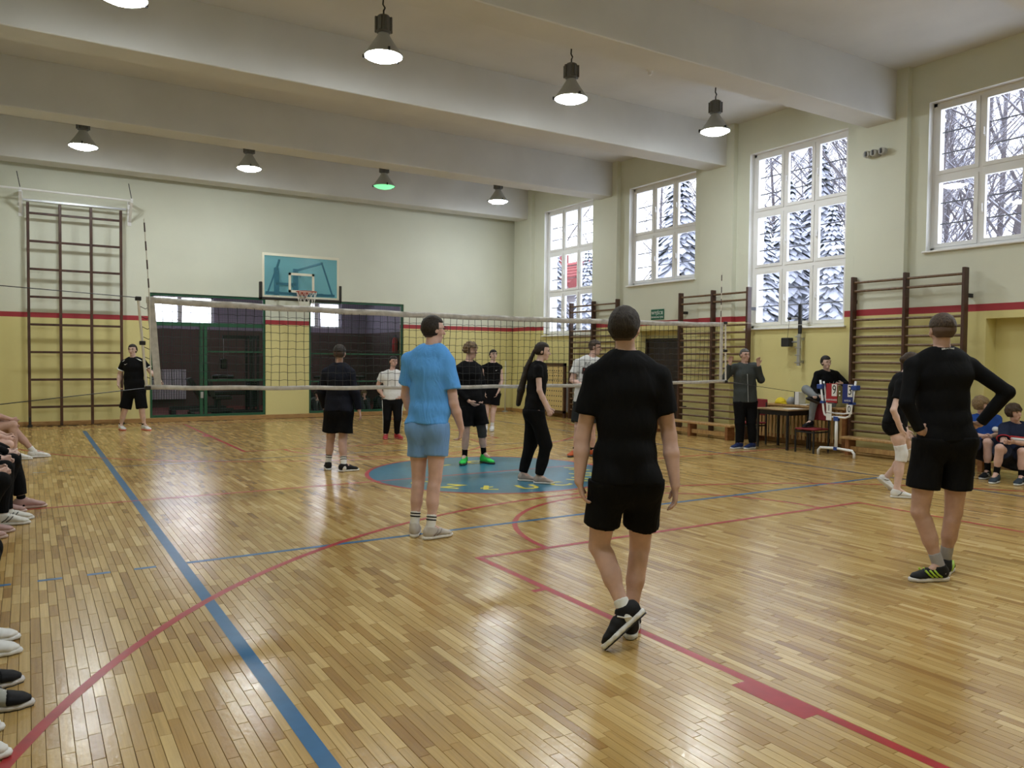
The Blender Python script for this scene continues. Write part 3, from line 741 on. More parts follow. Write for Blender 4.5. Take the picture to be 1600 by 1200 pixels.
# ------------------------------------------------------------------ table and chairs
m_redseat = mat('red_upholstery', (.20,.012,.018), .75, bump=.2, bscale=120); m_top = wood('table_top_wood', (.36,.24,.13), (.46,.33,.2), (2,10,2), .35)
r = empty('table', 'small wooden table with black legs before the radiator cover', 'table', (10.76, .16, 0))
MB().box((-.33,-.38,.70), (.33,.38,.725), .005).build('table_top', m_top, r); MB().box((-.28,-.33,.62), (.28,.33,.70)).box((-.26,-.31,.61), (.26,.31,.69)).build('apron', m_black, r)
for sx in (-1, 1):
    for sy in (-1, 1): MB().box((sx*.28-.018, sy*.33-.018, 0), (sx*.28+.018, sy*.33+.018, .70)).build('leg', m_black, r)
tag(MB().box((10.62,-.15,.7255), (10.92,.06,.730)).build('paper_sheet', m_ink), 'white sheet of paper on the small table', 'paper')
def chair(x, y, rot, label, bk=0):
    r = empty('chair', label, 'chair', (x, y, 0), 'red upholstered chairs', rot)   # local: faces -x
    MB().box((-.21,-.20,.395), (.19,.20,.425), .012).build('seat', m_redseat, r)
    MB().box((.19,-.20,.55), (.225,.20,.86), .014).build('backrest', m_redseat, r)
    for sy in (-1, 1):
        MB().box((-.20-.012, sy*.185-.012, 0), (-.20+.012, sy*.185+.012, .395)).build('leg', m_black, r)
        MB().box((.20-.012, sy*.185-.012, 0), (.20+.012, sy*.185+.012, .80)).build('leg', m_black, r)
        MB().box((-.2, sy*.185-.01, .35), (.2, sy*.185+.01, .375)).build('side_rail', m_black, r)
    MB().box((-.21, -.185, .35), (-.19, .185, .375)).build('front_rail', m_black, r)
    return r
chair(10.64, -.56, 0, 'red chair with a foot resting on its seat beside the scoreboard'); chair(10.72, .86, 0, 'red chair between the grey jacketed man and the small table')

# ------------------------------------------------------------------ scoreboard stand
m_blueclip = mat('blue_plastic', (.02,.06,.28), .4); m_rcard = mat('red_card', (.33,.012,.02), .55); m_bcard = mat('blue_card', (.012,.025,.17), .55); m_cardw = mat('white_card', (.74,.74,.72), .6)
r = empty('scoreboard', 'white tubular score stand with red and blue flip cards', 'scoreboard', (10.47, -1.16, 0))
MB().tube([(0,.34,.0), (0,.34,.08), (0,.30,.125), (0,0,.14), (0,-.30,.125), (0,-.34,.08), (0,-.34,0)], .022, 8).build('base_foot', m_white, r, True)
MB().tube([(0,0,.13), (0,0,.64)], .026, 10).build('column', m_white, r, True); MB().box((-.03,-.04,.60), (.03,.04,.67)).box((-.03,-.03,.11), (.03,.03,.16)).build('joint', m_blueclip, r)
MB().tube([(0,.33,1.27), (0,.25,.75), (0,.23,.69), (0,.17,.66), (0,-.17,.66), (0,-.24,.69), (0,-.26,.76), (0,-.34,1.27)], .018, 8).build('outer_frame', m_white, r, True)
MB().tube([(.05,.30,1.25), (.05,.22,.80), (.05,.19,.74), (.05,.1,.72), (.05,-.1,.72), (.05,-.19,.74), (.05,-.22,.80), (.05,-.31,1.25)], .014, 8).build('inner_frame', m_white, r, True)
for s in (-1, 1): MB().box((-.04, s*.325-.05, 1.12), (.08, s*.325+.05, 1.2), .01).box((-.03, s*.275-.03, .88), (.07, s*.275+.03, .92)).build('clamp', m_blueclip, r)
MB().box((.0, -.32, 1.20), (.012, .32, 1.215)).build('card_rail', m_black, r)
for (y0, y1, mm, num, word) in ((.19, -.02, m_rcard, '9', 'GOSPODARZE'), (-.12, -.31, m_bcard, '3', 'GOŚCIE')):
    yc = (y0+y1)/2; w_ = y0-y1
    cd = MB().box((-.03, y1, .90), (-.022, y0, 1.22)).build('score_card', mm, r)
    MB().box((-.034, y1+.005, 1.01), (-.030, y1+w_*.48, 1.21)).build('number_leaf', m_cardw, cd)
    text_obj('numeral', num, .215, m_inkb, cd, (-.0355, y1+w_*.25, 1.11), (0,-1,0), (0,0,1), .002, .72)
    text_obj('lettering', word, .036, m_ink, cd, (-.0315, yc, .945), (0,-1,0), (0,0,1), .002, .9)
for (yc, num) in ((.13, '1'), (-.25, '0')):
    cd = MB().box((-.03, yc-.05, .73), (-.022, yc+.05, .88)).build('set_card', m_cardw, r)
    text_obj('numeral', num, .15, m_inkb, cd, (-.0315, yc, .805), (0,-1,0), (0,0,1), .002, .8)
MB().box((-.03, .08, .60), (-.024, .18, .72)).build('blank_card', m_cardw, r)
for z in (1.03, 1.09): MB().lathe([(.012,0), (.012,.004)], 10).xf(np.array([[0,0,-1],[1,0,0],[0,1,0]]), (-.03, -.07, z)).build('colon_dot', m_ink, r)

# ------------------------------------------------------------------ mesh partitions and the weight room
def partition(x0, x1, label, mullion, bars):
    r = empty('mesh_partition', label, 'partition', ((x0+x1)/2, YF+.06, .1)); W = x1-x0; H = 2.95
    MB().box((-W/2+.005,-.03,.005), (-W/2+.055,.03,H-.005)).build('post', m_green, r); MB().box((W/2-.055,-.03,.005), (W/2-.005,.03,H-.005)).build('post', m_green, r)
    MB().box((-W/2+.055,-.03,H-.06), (W/2-.055,.03,H-.005)).build('top_rail', m_green, r); MB().box((-W/2+.055,-.03,.005), (W/2-.055,.03,.06)).build('bottom_rail', m_green, r)
    for (u0, u1, z, t) in bars: MB().box((u0-(x0+x1)/2,-.025,z-.1-t/2), (u1-(x0+x1)/2,.025,z-.1+t/2)).build('crossbar', m_green, r)
    for u in mullion: MB().box((u-(x0+x1)/2-.035,-.03,.06), (u-(x0+x1)/2+.035,.03,2.26)).build('door_post', m_green, r)
    if mullion: MB().box((mullion[0]-(x0+x1)/2-.02,-.05,.45), (mullion[0]-(x0+x1)/2+.04,-.03,.6)).build('lock', m_steel, r)
    wm = MB(); s = .0013
    nx = int(W/.06); nz = int(H/.06)
    for i in range(1, nx): x = -W/2+W*i/nx; wm.box((x-s, .0, .06), (x+s, .004, H-.06))
    for j in range(1, nz): z = H*j/nz; wm.box((-W/2+.05, .004, z-s), (W/2-.05, .008, z+s))
    wm.build('wire_mesh', m_green, r, stuff=True)
partition(1.45, 4.13, 'green wire mesh door and partition left of the hoop', (2.60, 2.70), ((1.5, 4.08, 2.33, .09), (2.75, 4.08, 1.68, .035), (2.75, 4.08, .98, .05)))
partition(5.24, 7.90, 'green wire mesh partition right of the hoop', (), ((5.29, 7.85, 1.66, .035), (5.29, 7.85, .93, .035)))
m_vinyl = mat('black_vinyl', (.012,.011,.012), .35); m_chrome = mat('chrome', (.5,.5,.5), .2, metal=1.0)
r = empty('multi_gym', 'black weight stack tower with pull-down arm behind the left mesh', 'exercise machine', (4.05, 13.0, 0))
for (x, y) in ((.25,.0), (.45,.0), (.25,.5), (.45,.5)): MB().box((x-.03,y-.03,0), (x+.03,y+.03,2.15)).build('column', m_black, r)
MB().box((-.45,.2,2.06), (.5,.28,2.15)).build('top_arm', m_black, r); MB().tube([(-.42,.24,2.06), (-.42,.24,1.5)], .006, 5).build('cable', m_steel, r); MB().box((-.5,.16,1.22), (-.34,.32,1.5), .02).build('pull_weight', m_vinyl, r)
for k in range(12): MB().box((.22,.12,.15+.06*k), (.48,.38,.2+.06*k)).build('weight_plate', m_black, r)
MB().box((-.75,.1,.5), (.15,.42,.6), .03).build('seat', m_vinyl, r); MB().box((-.65,.15,0), (-.55,.35,.5)).box((-.8,-.1,0), (.6,.0,.06)).box((-.8,.5,0), (.6,.6,.06)).build('base', m_black, r)
MB().tube([(-.75,.05,1.0), (-.5,.05,1.02), (-.2,.05,1.0)], .05, 8).build('roller_pad', m_vinyl, r, True)
r = empty('weight_bench', 'black padded weight bench with raised backrest behind the left mesh', 'exercise bench', (3.1, 12.4, 0))
MB().add([(.0,-.18,.5),(.12,-.18,.5),(-.08,-.18,1.42),(-.2,-.18,1.42),(.0,.18,.5),(.12,.18,.5),(-.08,.18,1.42),(-.2,.18,1.42)], [(0,1,2,3),(7,6,5,4),(0,4,5,1),(1,5,6,2),(2,6,7,3),(3,7,4,0)]).build('backrest', m_vinyl, r)
MB().box((.1,-.18,.42), (.55,.18,.52), .03).build('seat', m_vinyl, r); MB().box((-.5,-.05,.1), (.6,.05,.18)).box((-.5,-.3,0), (-.42,.3,.1)).box((.5,-.3,0), (.58,.3,.1)).box((.2,-.04,.1), (.28,.04,.45)).build('frame', m_black, r)
r = empty('incline_board', 'low black sit-up board near the radiator behind the left mesh', 'exercise bench', (2.75, 13.2, 0))
MB().add([(-.1,-.16,.95),(.02,-.16,.98),(.45,-.16,.25),(.33,-.16,.22),(-.1,.16,.95),(.02,.16,.98),(.45,.16,.25),(.33,.16,.22)], [(3,2,1,0),(4,5,6,7),(0,1,5,4),(1,2,6,5),(2,3,7,6),(3,0,4,7)]).build('board', m_vinyl, r)
MB().box((-.5,-.2,.12), (.9,-.15,.2)).box((-.5,.15,.12), (.9,.2,.2)).box((-.5,-.3,0), (-.4,.3,.12)).box((.8,-.3,0), (.9,.3,.12)).build('frame', m_black, r)
r = empty('wall_radiator', 'pale radiator under the weight room window', 'radiator', (2.55, YB-.1, 0))
for k in range(16): MB().box((-.55+k*.07,-.06,.25), (-.49+k*.07,.02,1.15), .01).build('rib', mat('lilac_white', (.5,.46,.5), .5), r)
def bike(x, y, rot, label):
    r = empty('exercise_bike', label, 'exercise bike', (x, y, 0), 'exercise bikes in the weight room', rot)
    MB().box((-.5,-.25,0), (-.42,.25,.06)).box((.45,-.25,0), (.53,.25,.06)).box((-.45,-.03,.03), (.5,.03,.1)).build('base', m_black, r)
    MB().lathe([(.05,-.05), (.28,-.04), (.28,.04), (.05,.05)], 20).xf(np.array([[1,0,0],[0,0,-1],[0,1,0]]), (.25,0,.38)).build('flywheel', m_black, r)
    MB().bar((-.1,0,.08), (-.25,0,.95), .06, .05, (0,1,0)).build('seat_post', m_black, r); MB().box((-.4,-.12,.95), (-.1,.12,1.03), .03).build('saddle', m_vinyl, r)
    MB().bar((.25,0,.3), (.42,0,1.35), .06, .05, (0,1,0)).build('handle_post', m_black, r)
    MB().tube([(.2,-.25,1.28), (.42,-.22,1.34), (.44,.0,1.3), (.42,.22,1.34), (.2,.25,1.28)], .018, 6).build('handlebar', m_vinyl, r); MB().box((.4,-.12,1.36), (.48,.12,1.54), .02).build('display', m_vinyl, r)
bike(5.9, 12.5, math.radians(200), 'black exercise bike at the left of the right mesh'); bike(7.2, 12.9, math.radians(160), 'black exercise bike behind the dark sweatered player')
r = empty('fire_extinguisher', 'red fire extinguisher on the weight room wall', 'fire extinguisher', (8.78, 13.35, 1.72))
MB().lathe([(.03,0), (.085,.01), (.09,.05), (.09,.4), (.06,.46), (.025,.48)], 16).build('cylinder', mat('extinguisher_red', (.42,.015,.02), .35), r, True)
MB().box((-.03,-.06,.48), (.03,.05,.55)).tube([(0,.05,.5), (-.09,.06,.42), (-.1,.06,.12)], .014, 6).build('valve_hose', m_black, r); MB().box((.08,-.05,.1), (.12,.05,.35)).build('wall_hook', m_black, r)

# unseen tube lights added on the ceiling to brighten the weight room
for k, x in enumerate((2.8, 6.8)):
    r = empty('fill_tube_light', ('unseen ceiling tube light added to brighten the weight room behind the left mesh', 'unseen ceiling tube light added to brighten the weight room behind the right mesh')[k], 'lamp', (x, 13.4, 3.6), 'added weight room tube lights')
    MB().box((-.6,-.08,-.06), (.6,.08,-.002), .01).build('housing', m_white, r)
    for yy in (-.04, .04): MB().tube([(-.57,yy,-.08), (.57,yy,-.08)], .016, 8).build('tube', mat('fill_tube_lit', (.9,.9,.9), .4, emit=(.95,.92,1.0), estr=16.0), r, True)
# ================================================================== PEOPLE
def smin(a, b, k):
    h = np.maximum(k-np.abs(a-b), 0)/k
    return np.minimum(a, b)-h*h*k*.25
def U(v): v = np.asarray(v, float); return v/(np.linalg.norm(v)+1e-12)
class Field:
    """signed distance grid; shapes are blended into it and the zero surface is meshed"""
    def __init__(s, lo, hi, h):
        s.h = h; s.lo = np.array(lo, float)-2*h; n = np.ceil((np.array(hi, float)+2*h-s.lo)/h).astype(int)+1
        s.n = n; s.ax = [(s.lo[i]+h*np.arange(n[i])).astype(np.float32) for i in range(3)]
        s.f = np.full(n, 1.0, np.float32)
    def sub(s, lo, hi):
        sl = []
        for i in range(3):
            a = int(np.clip(math.floor((lo[i]-s.lo[i])/s.h), 0, s.n[i]-1)); b = int(np.clip(math.ceil((hi[i]-s.lo[i])/s.h)+1, a+1, s.n[i])); sl.append(slice(a, b))
        sl = tuple(sl); return sl, (s.ax[0][sl[0]][:, None, None], s.ax[1][sl[1]][None, :, None], s.ax[2][sl[2]][None, None, :])
    def add(s, shape, k=.02, mode='u', cut=None):
        fn, lo, hi = shape; pad = k+2.5*s.h
        sl, P = s.sub(np.array(lo)-pad, np.array(hi)+pad); d = fn(P)
        if cut is not None:
            for (q, n) in cut: d = np.maximum(d, (P[0]-q[0])*n[0]+(P[1]-q[1])*n[1]+(P[2]-q[2])*n[2])
        if mode == 'u': s.f[sl] = smin(s.f[sl], d, k)
        elif mode == 's': s.f[sl] = -smin(-s.f[sl], d, k)
        return s
    def plane(s, q, n):
        P = (s.ax[0][:, None, None], s.ax[1][None, :, None], s.ax[2][None, None, :])
        s.f = np.maximum(s.f, ((P[0]-q[0])*n[0]+(P[1]-q[1])*n[1]+(P[2]-q[2])*n[2]).astype(np.float32)); return s
    def disp(s, fn):
        P = (s.ax[0][:, None, None], s.ax[1][None, :, None], s.ax[2][None, None, :])
        m = np.abs(s.f) < .05; s.f = np.where(m, s.f+fn(P), s.f).astype(np.float32); return s
    def mesh(s, name, m):
        f = s.f; ins = f < 0
        c = np.zeros(tuple(s.n-1), np.int8)
        for i in (0,1):
            for j in (0,1):
                for k in (0,1): c += ins[i:f.shape[0]-1+i, j:f.shape[1]-1+j, k:f.shape[2]-1+k]
        act = (c > 0) & (c < 8); I, J, K = np.nonzero(act); n = len(I)
        idx = np.full(act.shape, -1, np.int32); idx[I, J, K] = np.arange(n, dtype=np.int32)
        pos = np.zeros((n, 3), np.float32); cnt = np.zeros(n, np.float32)
        for a in range(3):
            for u in (0,1):
                for v in (0,1):
                    o0 = [0,0,0]; o1 = [0,0,0]; b_, c_ = [(1,2),(0,2),(0,1)][a]
                    o0[b_] = o1[b_] = u; o0[c_] = o1[c_] = v; o1[a] = 1
                    f0 = f[I+o0[0], J+o0[1], K+o0[2]]; f1 = f[I+o1[0], J+o1[1], K+o1[2]]
                    cr = (f0 < 0) != (f1 < 0); t = np.where(cr, f0/np.where(cr, f0-f1, 1), 0)
                    p = np.zeros((n, 3), np.float32); p[:, b_] = u; p[:, c_] = v; p[:, a] = t
                    pos += p*cr[:, None]; cnt += cr
        V = s.lo+s.h*(np.stack([I, J, K], 1)+pos/np.maximum(cnt, 1)[:, None])
        Q = []
        for a, (b_, c_) in ((0,(1,2)), (1,(2,0)), (2,(0,1))):
            s0 = [slice(None)]*3; s1 = [slice(None)]*3; s0[a] = slice(0,-1); s1[a] = slice(1,None)
            x = ins[tuple(s0)] != ins[tuple(s1)]; G = list(np.nonzero(x)); fl_ = ins[tuple(s0)][tuple(G)]
            ok = (G[b_] > 0) & (G[c_] > 0) & (G[b_] < s.n[b_]-1) & (G[c_] < s.n[c_]-1)
            G = [g[ok] for g in G]; fl_ = fl_[ok]
            def cell(db, dc):
                q = [g.copy() for g in G]; q[b_] = q[b_]+db; q[c_] = q[c_]+dc; return idx[q[0], q[1], q[2]]
            q4 = np.stack([cell(-1,-1), cell(0,-1), cell(0,0), cell(-1,0)], 1); q4[~fl_] = q4[~fl_][:, ::-1]; Q.append(q4)
        Q = np.concatenate(Q); Q = Q[(Q >= 0).all(1)]
        return np_mesh(name, V, Q, m, True)

def cone(a, b, r1, r2):
    a = np.array(a, float); b = np.array(b, float); ba = b-a; L2 = max(ba@ba, 1e-9); R = max(r1, r2)
    def fn(P):
        x, y, z = P[0]-a[0], P[1]-a[1], P[2]-a[2]; t = np.clip((x*ba[0]+y*ba[1]+z*ba[2])/L2, 0, 1)
        return np.sqrt((x-t*ba[0])**2+(y-t*ba[1])**2+(z-t*ba[2])**2)-(r1+(r2-r1)*t)
    return fn, np.minimum(a, b)-R, np.maximum(a, b)+R
def econe(a, b, wd1, wd2, side):
    """tapered elliptical limb: half-width along side, half-depth across it"""
    a = np.array(a, float); b = np.array(b, float); ba = b-a; L2 = max(ba@ba, 1e-9); ax = U(ba); sd = U(np.array(side)-(np.array(side)@ax)*ax); ot = np.cross(ax, sd); R = max(*wd1, *wd2)
    def fn(P):
        x, y, z = P[0]-a[0], P[1]-a[1], P[2]-a[2]; t = np.clip((x*ba[0]+y*ba[1]+z*ba[2])/L2, 0, 1)
        x = x-t*ba[0]; y = y-t*ba[1]; z = z-t*ba[2]; w = wd1[0]+(wd2[0]-wd1[0])*t; d = wd1[1]+(wd2[1]-wd1[1])*t; m = np.minimum(w, d)
        return (np.sqrt(((x*sd[0]+y*sd[1]+z*sd[2])/w)**2+((x*ot[0]+y*ot[1]+z*ot[2])/d)**2+((x*ax[0]+y*ax[1]+z*ax[2])/m)**2)-1)*m
    return fn, np.minimum(a, b)-R, np.maximum(a, b)+R
def ellip(c, A, r):
    """ellipsoid, rows of A are its axes"""
    c = np.array(c, float); R = max(r); m = min(r)
    def fn(P):
        x, y, z = P[0]-c[0], P[1]-c[1], P[2]-c[2]
        return (np.sqrt(sum(((x*A[i][0]+y*A[i][1]+z*A[i][2])/r[i])**2 for i in range(3)))-1)*m
    return fn, c-R, c+R

def skin_mat(name, col):
    if name in MATS: return MATS[name]
    m = mat(name, col, .55, noise=.10, nscale=14, bump=.08, bscale=90)
    b = m.node_tree.nodes['Principled BSDF']; b.inputs['Subsurface Weight'].default_value = .0
    return m
SKIN = {'a': (.60,.385,.32), 'b': (.51,.315,.25), 'c': (.65,.45,.385), 'd': (.36,.20,.135)}
def fabric(name, col, rough=.85, folds=.35):
    if name in MATS: return MATS[name]
    m, nt, b = new_mat(name); N = nt.nodes; L = nt.links
    b.inputs['Base Color'].default_value = (*col,1); b.inputs['Roughness'].default_value = rough; b.inputs['Specular IOR Level'].default_value = .12 if max(col) < .03 else .25
    tc = N.new('ShaderNodeTexCoord'); mp = N.new('ShaderNodeMapping'); mp.inputs['Scale'].default_value = (1.6,1.6,.55); L.new(tc.outputs['Object'], mp.inputs['Vector'])
    n1 = N.new('ShaderNodeTexNoise'); n1.inputs['Scale'].default_value = 7; n1.inputs['Detail'].default_value = 2.5; n1.inputs['Distortion'].default_value = 1.2; L.new(mp.outputs[0], n1.inputs['Vector'])
    bp = N.new('ShaderNodeBump'); bp.inputs['Strength'].default_value = folds; bp.inputs['Distance'].default_value = .035; L.new(n1.outputs['Fac'], bp.inputs['Height'])
    n2 = N.new('ShaderNodeTexNoise'); n2.inputs['Scale'].default_value = 400; L.new(tc.outputs['Object'], n2.inputs['Vector'])
    b2 = N.new('ShaderNodeBump'); b2.inputs['Strength'].default_value = .1; b2.inputs['Distance'].default_value = .002; L.new(n2.outputs['Fac'], b2.inputs['Height']); L.new(bp.outputs['Normal'], b2.inputs['Normal'])
    L.new(b2.outputs['Normal'], b.inputs['Normal']); MATS[name] = m; return m
def hair_mat(name, col):
    if name in MATS: return MATS[name]
    m, nt, b = new_mat(name); N = nt.nodes; L = nt.links
    b.inputs['Roughness'].default_value = .55; b.inputs['Specular IOR Level'].default_value = .3
    tc = N.new('ShaderNodeTexCoord'); mp = N.new('ShaderNodeMapping'); mp.inputs['Scale'].default_value = (190,190,34); L.new(tc.outputs['Object'], mp.inputs['Vector'])
    n1 = N.new('ShaderNodeTexNoise'); n1.inputs['Scale'].default_value = 1.0; n1.inputs['Detail'].default_value = 3; n1.inputs['Distortion'].default_value = .6; L.new(mp.outputs[0], n1.inputs['Vector'])
    r = N.new('ShaderNodeValToRGB'); r.color_ramp.elements[0].position = .35; r.color_ramp.elements[1].position = .7
    r.color_ramp.elements[0].color = (*[c*.5 for c in col],1); r.color_ramp.elements[1].color = (*[c*1.9 for c in col],1); L.new(n1.outputs['Fac'], r.inputs['Fac']); L.new(r.outputs['Color'], b.inputs['Base Color'])
    bp = N.new('ShaderNodeBump'); bp.inputs['Strength'].default_value = .8; bp.inputs['Distance'].default_value = .006; L.new(n1.outputs['Fac'], bp.inputs['Height']); L.new(bp.outputs['Normal'], b.inputs['Normal'])
    MATS[name] = m; return m
BLACKC = (.0055,.0057,.0068)

def person(key, root, J, face, label, cfg, group=None, h=.009, category='person'):
    J = {k: np.array(v, float) for k, v in J.items()}
    E_ = empty('person', label, category, root, group); E_['label'] = label
    sc = cfg.get('scale', 1.0); sk = skin_mat('skin_'+cfg.get('skin', 'a'), SKIN[cfg.get('skin', 'a')])
    rnd = random.Random(key); fat = cfg.get('build', 1.0); fem = cfg.get('fem', False)
    mh = (J['hipL']+J['hipR'])/2; T = J['neck']-mh; Lt = np.linalg.norm(T); up = U(T)
    rt = J['shR']-J['shL']; sw = np.linalg.norm(rt); rt = U(rt-(rt@up)*up); fr = np.cross(up, rt)
    F = np.array(face, float); hu = U(J['head']-J['neck']); hu = U(.75*np.array([0,0,1.])+.35*hu+.1*F*0); F = U(F-(F@hu)*hu); hr = np.cross(F, hu)     # F x up = right
    Hc = J['head']
    cw = max(.5*sw*.93, .15)*1.0
    tor = [(mh-up*.03, .158*sc*fat, .115*sc*fat), (mh+T*.20, .150*sc*fat, .108*sc*fat), (mh+T*.42, (.128 if fem else .140)*sc*fat, .098*sc*fat), (mh+T*.70, cw*.98, .122*sc*fat), (mh+T*.86, cw*.88, .10*sc*fat)]
    lo = np.min(list(J.values()), 0)-.2; hi = np.max(list(J.values()), 0)+.2
    def torso(fd, e=0.0, ed=0.0, loose=0.0, rng_=(0, 4), k=.03, cut=None):
        for i in range(*rng_):
            p, w0, d0 = tor[i]; q, w1, d1 = tor[i+1]
            if loose: w0 = max(w0, loose*cw); w1 = max(w1, loose*cw*.98); d0 = max(d0, .112*sc*fat); d1 = max(d1, .108*sc*fat)
            fd.add(econe(p, q, (w0+e, d0+ed), (w1+e, d1+ed), rt), k, cut=cut)
    # ---- body: one continuous skin
    ca = .84 if cfg['top'].get('sleeve', .55) > 1 else 1.0; cl_ = .86 if cfg['bottom']['kind'] == 'pants' else 1.0
    b = Field(lo, hi, h)
    torso(b)
    for s in 'LR':
        sg = 1 if s == 'R' else -1
        b.add(cone(J['neck']-up*.045+rt*sg*.04, J['sh'+s], .050*sc, .047*sc*fat), .04)
        b.add(cone(J['sh'+s], J['el'+s], .052*sc*fat*ca*(.80 if fem else 1), .043*sc*fat*ca*(.82 if fem else 1)), .02)
        fa = J['wr'+s]-J['el'+s]
        b.add(cone(J['el'+s], J['el'+s]+fa*.35, .041*sc*fat*ca*(.88 if fem else 1), .044*sc*fat*ca*(.82 if fem else 1)), .015); b.add(cone(J['el'+s]+fa*.35, J['wr'+s], .044*sc*fat*ca*(.82 if fem else 1), .027*sc), .015)
        th = J['kn'+s]-J['hip'+s]; side = rt
        b.add(cone(J['hip'+s]+th*.08, J['hip'+s]+th*.5, .088*sc*fat, .080*sc*fat), .03); b.add(cone(J['hip'+s]+th*.5, J['kn'+s], .080*sc*fat, .058*sc*fat), .02)
        b.add(ellip(J['hip'+s]-fr*.045+rt*sg*.0-up*.02, (rt, fr, up), (.085*sc*fat, .085*sc*fat, .10*sc)), .03)
        shn = J['an'+s]-J['kn'+s]; fd_ = U(J['to'+s]-J['he'+s]); bk = -U(fd_-(fd_@U(shn))*U(shn))
        b.add(cone(J['kn'+s], J['kn'+s]+shn*.55, .054*sc*fat*cl_, .048*sc*fat*cl_), .02); b.add(cone(J['kn'+s]+shn*.5, J['an'+s], .048*sc*fat*cl_, .035*sc*cl_), .02)
        b.add(cone(J['kn'+s]+shn*.18+bk*.018, J['kn'+s]+shn*.48+bk*.016, .048*sc*fat*cl_, .042*sc*fat*cl_), .03)
        b.add(cone(J['an'+s], J['an'+s]+fd_*.10*sc-U(-shn)*.045, .034*sc, .026*sc), .02)
        # hand: palm, four fingers, thumb
        hd = U(J['ha'+s]-J['wr'+s]); curl = cfg.get('curl', .55); hs = sc*(.9 if fem else 1.0)
        pn = cfg.get('palm'+s); pn = np.array(pn, float) if pn is not None else -rt*sg*1.0
        pn = U(pn-(pn@hd)*hd); lat = np.cross(pn, hd)                     # across the palm
        fwd = fr if abs(lat@fr) > .2 else up
        tl = lat if lat@fwd > 0 else -lat
        W_ = J['wr'+s]; pe = W_+hd*.085*hs
        b.add(econe(W_+hd*.015, pe-hd*.01, (.028*hs, .017*hs), (.037*hs, .014*hs), lat), .012)
        for q, (off, ln) in enumerate(((.030,.070), (.0105,.080), (-.0105,.075), (-.029,.060))):
            p0 = pe+tl*off*hs-hd*.008; d0 = hd
            for ii, (frac, ang) in enumerate(((.42,.35), (.33,.9), (.25,.8))):
                a_ = ang*curl*(1+.12*q); d0 = U(d0*math.cos(a_)+pn*math.sin(a_)*1.0); p1 = p0+d0*ln*frac*hs
                b.add(cone(p0, p1, max((.0092-.0008*ii)*hs, .72*h), max((.0086-.0008*ii)*hs, .72*h)), .003); p0 = p1
        tb = W_+hd*.025*hs+tl*.024*hs; t1 = tb+U(hd*.75+tl*.65+pn*.25)*.040*hs; t2 = t1+U(hd+tl*.15+pn*.35)*.032*hs
        b.add(cone(tb, t1, .013*hs, .011*hs), .008); b.add(cone(t1, t2, .0108*hs, .0088*hs), .004)
    b.add(cone(J['neck']-up*.03, Hc-hu*.05-F*.012, .058*sc*(.86 if fem else 1), .052*sc*(.86 if fem else 1)), .025)
    A = (hr, F, hu); hs = sc*cfg.get('headscale', 1.0)
    b.add(ellip(Hc+hu*.026*hs-F*.012*hs, A, (.075*hs, .095*hs, .090*hs)), .02)
    b.add(econe(Hc+F*.018*hs+hu*.0, Hc+F*.040*hs-hu*.078*hs, (.062*hs, .062*hs), (.036*hs, .040*hs), hr), .025)
    b.add(cone(Hc+F*.058*hs-hu*.098*hs, Hc+F*.050*hs-hu*.090*hs, .018*hs, .02*hs), .02)
    b.add(cone(Hc+F*.080*hs+hu*.012*hs, Hc+F*.104*hs-hu*.030*hs, .009*hs, .0135*hs), .010)
    b.add(ellip(Hc+F*.072*hs+hu*.030*hs, A, (.052*hs, .018*hs, .010*hs)), .012)
    b.add(ellip(Hc+F*.078*hs-hu*.062*hs, A, (.024*hs, .014*hs, .010*hs)), .008)
    for sg in (-1, 1):
        b.add(ellip(Hc+hr*sg*.034*hs+F*.088*hs+hu*.012*hs, A, (.015*hs, .012*hs, .010*hs)), .012, 's')
        b.add(ellip(Hc+hr*sg*.077*hs-F*.008*hs-hu*.008*hs, A, (.009*hs, .020*hs, .032*hs)), .006)
        b.add(ellip(Hc+hr*sg*.040*hs+F*.052*hs-hu*.028*hs, A, (.022*hs, .022*hs, .020*hs)), .02)
    def put(fd, name, m, parent=E_):
        o = bpy.data.objects.new(name, fd.mesh(name, m)); link(o, parent); return o
    put(b, 'body', sk)
    # ---- face
    if cfg.get('face', True):
        mE = mat('eye_dark', (.02,.015,.012), .2); mBr = mat('brow_'+cfg['haircol'], tuple(c*.8 for c in HAIRC[cfg['haircol']]), .8); mL = mat('lips', (.42,.16,.13), .5)
        for sg in (-1, 1):
            MB().ell(Hc+hr*sg*.034*hs+F*.079*hs+hu*.012*hs, (.012*hs,.009*hs,.006*hs), 8, 5, np.stack([hr,F,hu],1)).build('eye', mE, E_, True)
            MB().ell(Hc+hr*sg*.035*hs+F*.087*hs+hu*.034*hs, (.021*hs,.006*hs,.0045*hs), 8, 5, np.stack([hr,F,hu],1)).build('eyebrow', mBr, E_, True)
        MB().ell(Hc+F*.091*hs-hu*.062*hs, (.021*hs,.005*hs,.006*hs), 8, 5, np.stack([hr,F,hu],1)).build('mouth', mL, E_, True)
    # ---- hair
    hc = HAIRC[cfg['haircol']]; mh_ = hair_mat('hair_'+cfg['haircol'], hc)
    style = cfg.get('hair', 'short'); hh = min(h*1.1, .010)
    def hairmask(P, front, nape, sideb=.02):
        u = (P[0]-Hc[0])*hu[0]+(P[1]-Hc[1])*hu[1]+(P[2]-Hc[2])*hu[2]; f_ = (P[0]-Hc[0])*F[0]+(P[1]-Hc[1])*F[1]+(P[2]-Hc[2])*F[2]
        u = u/hs; f_ = f_/hs
        return np.minimum(np.maximum(front-u, -9), np.maximum(f_-sideb, nape-u))*hs*.8
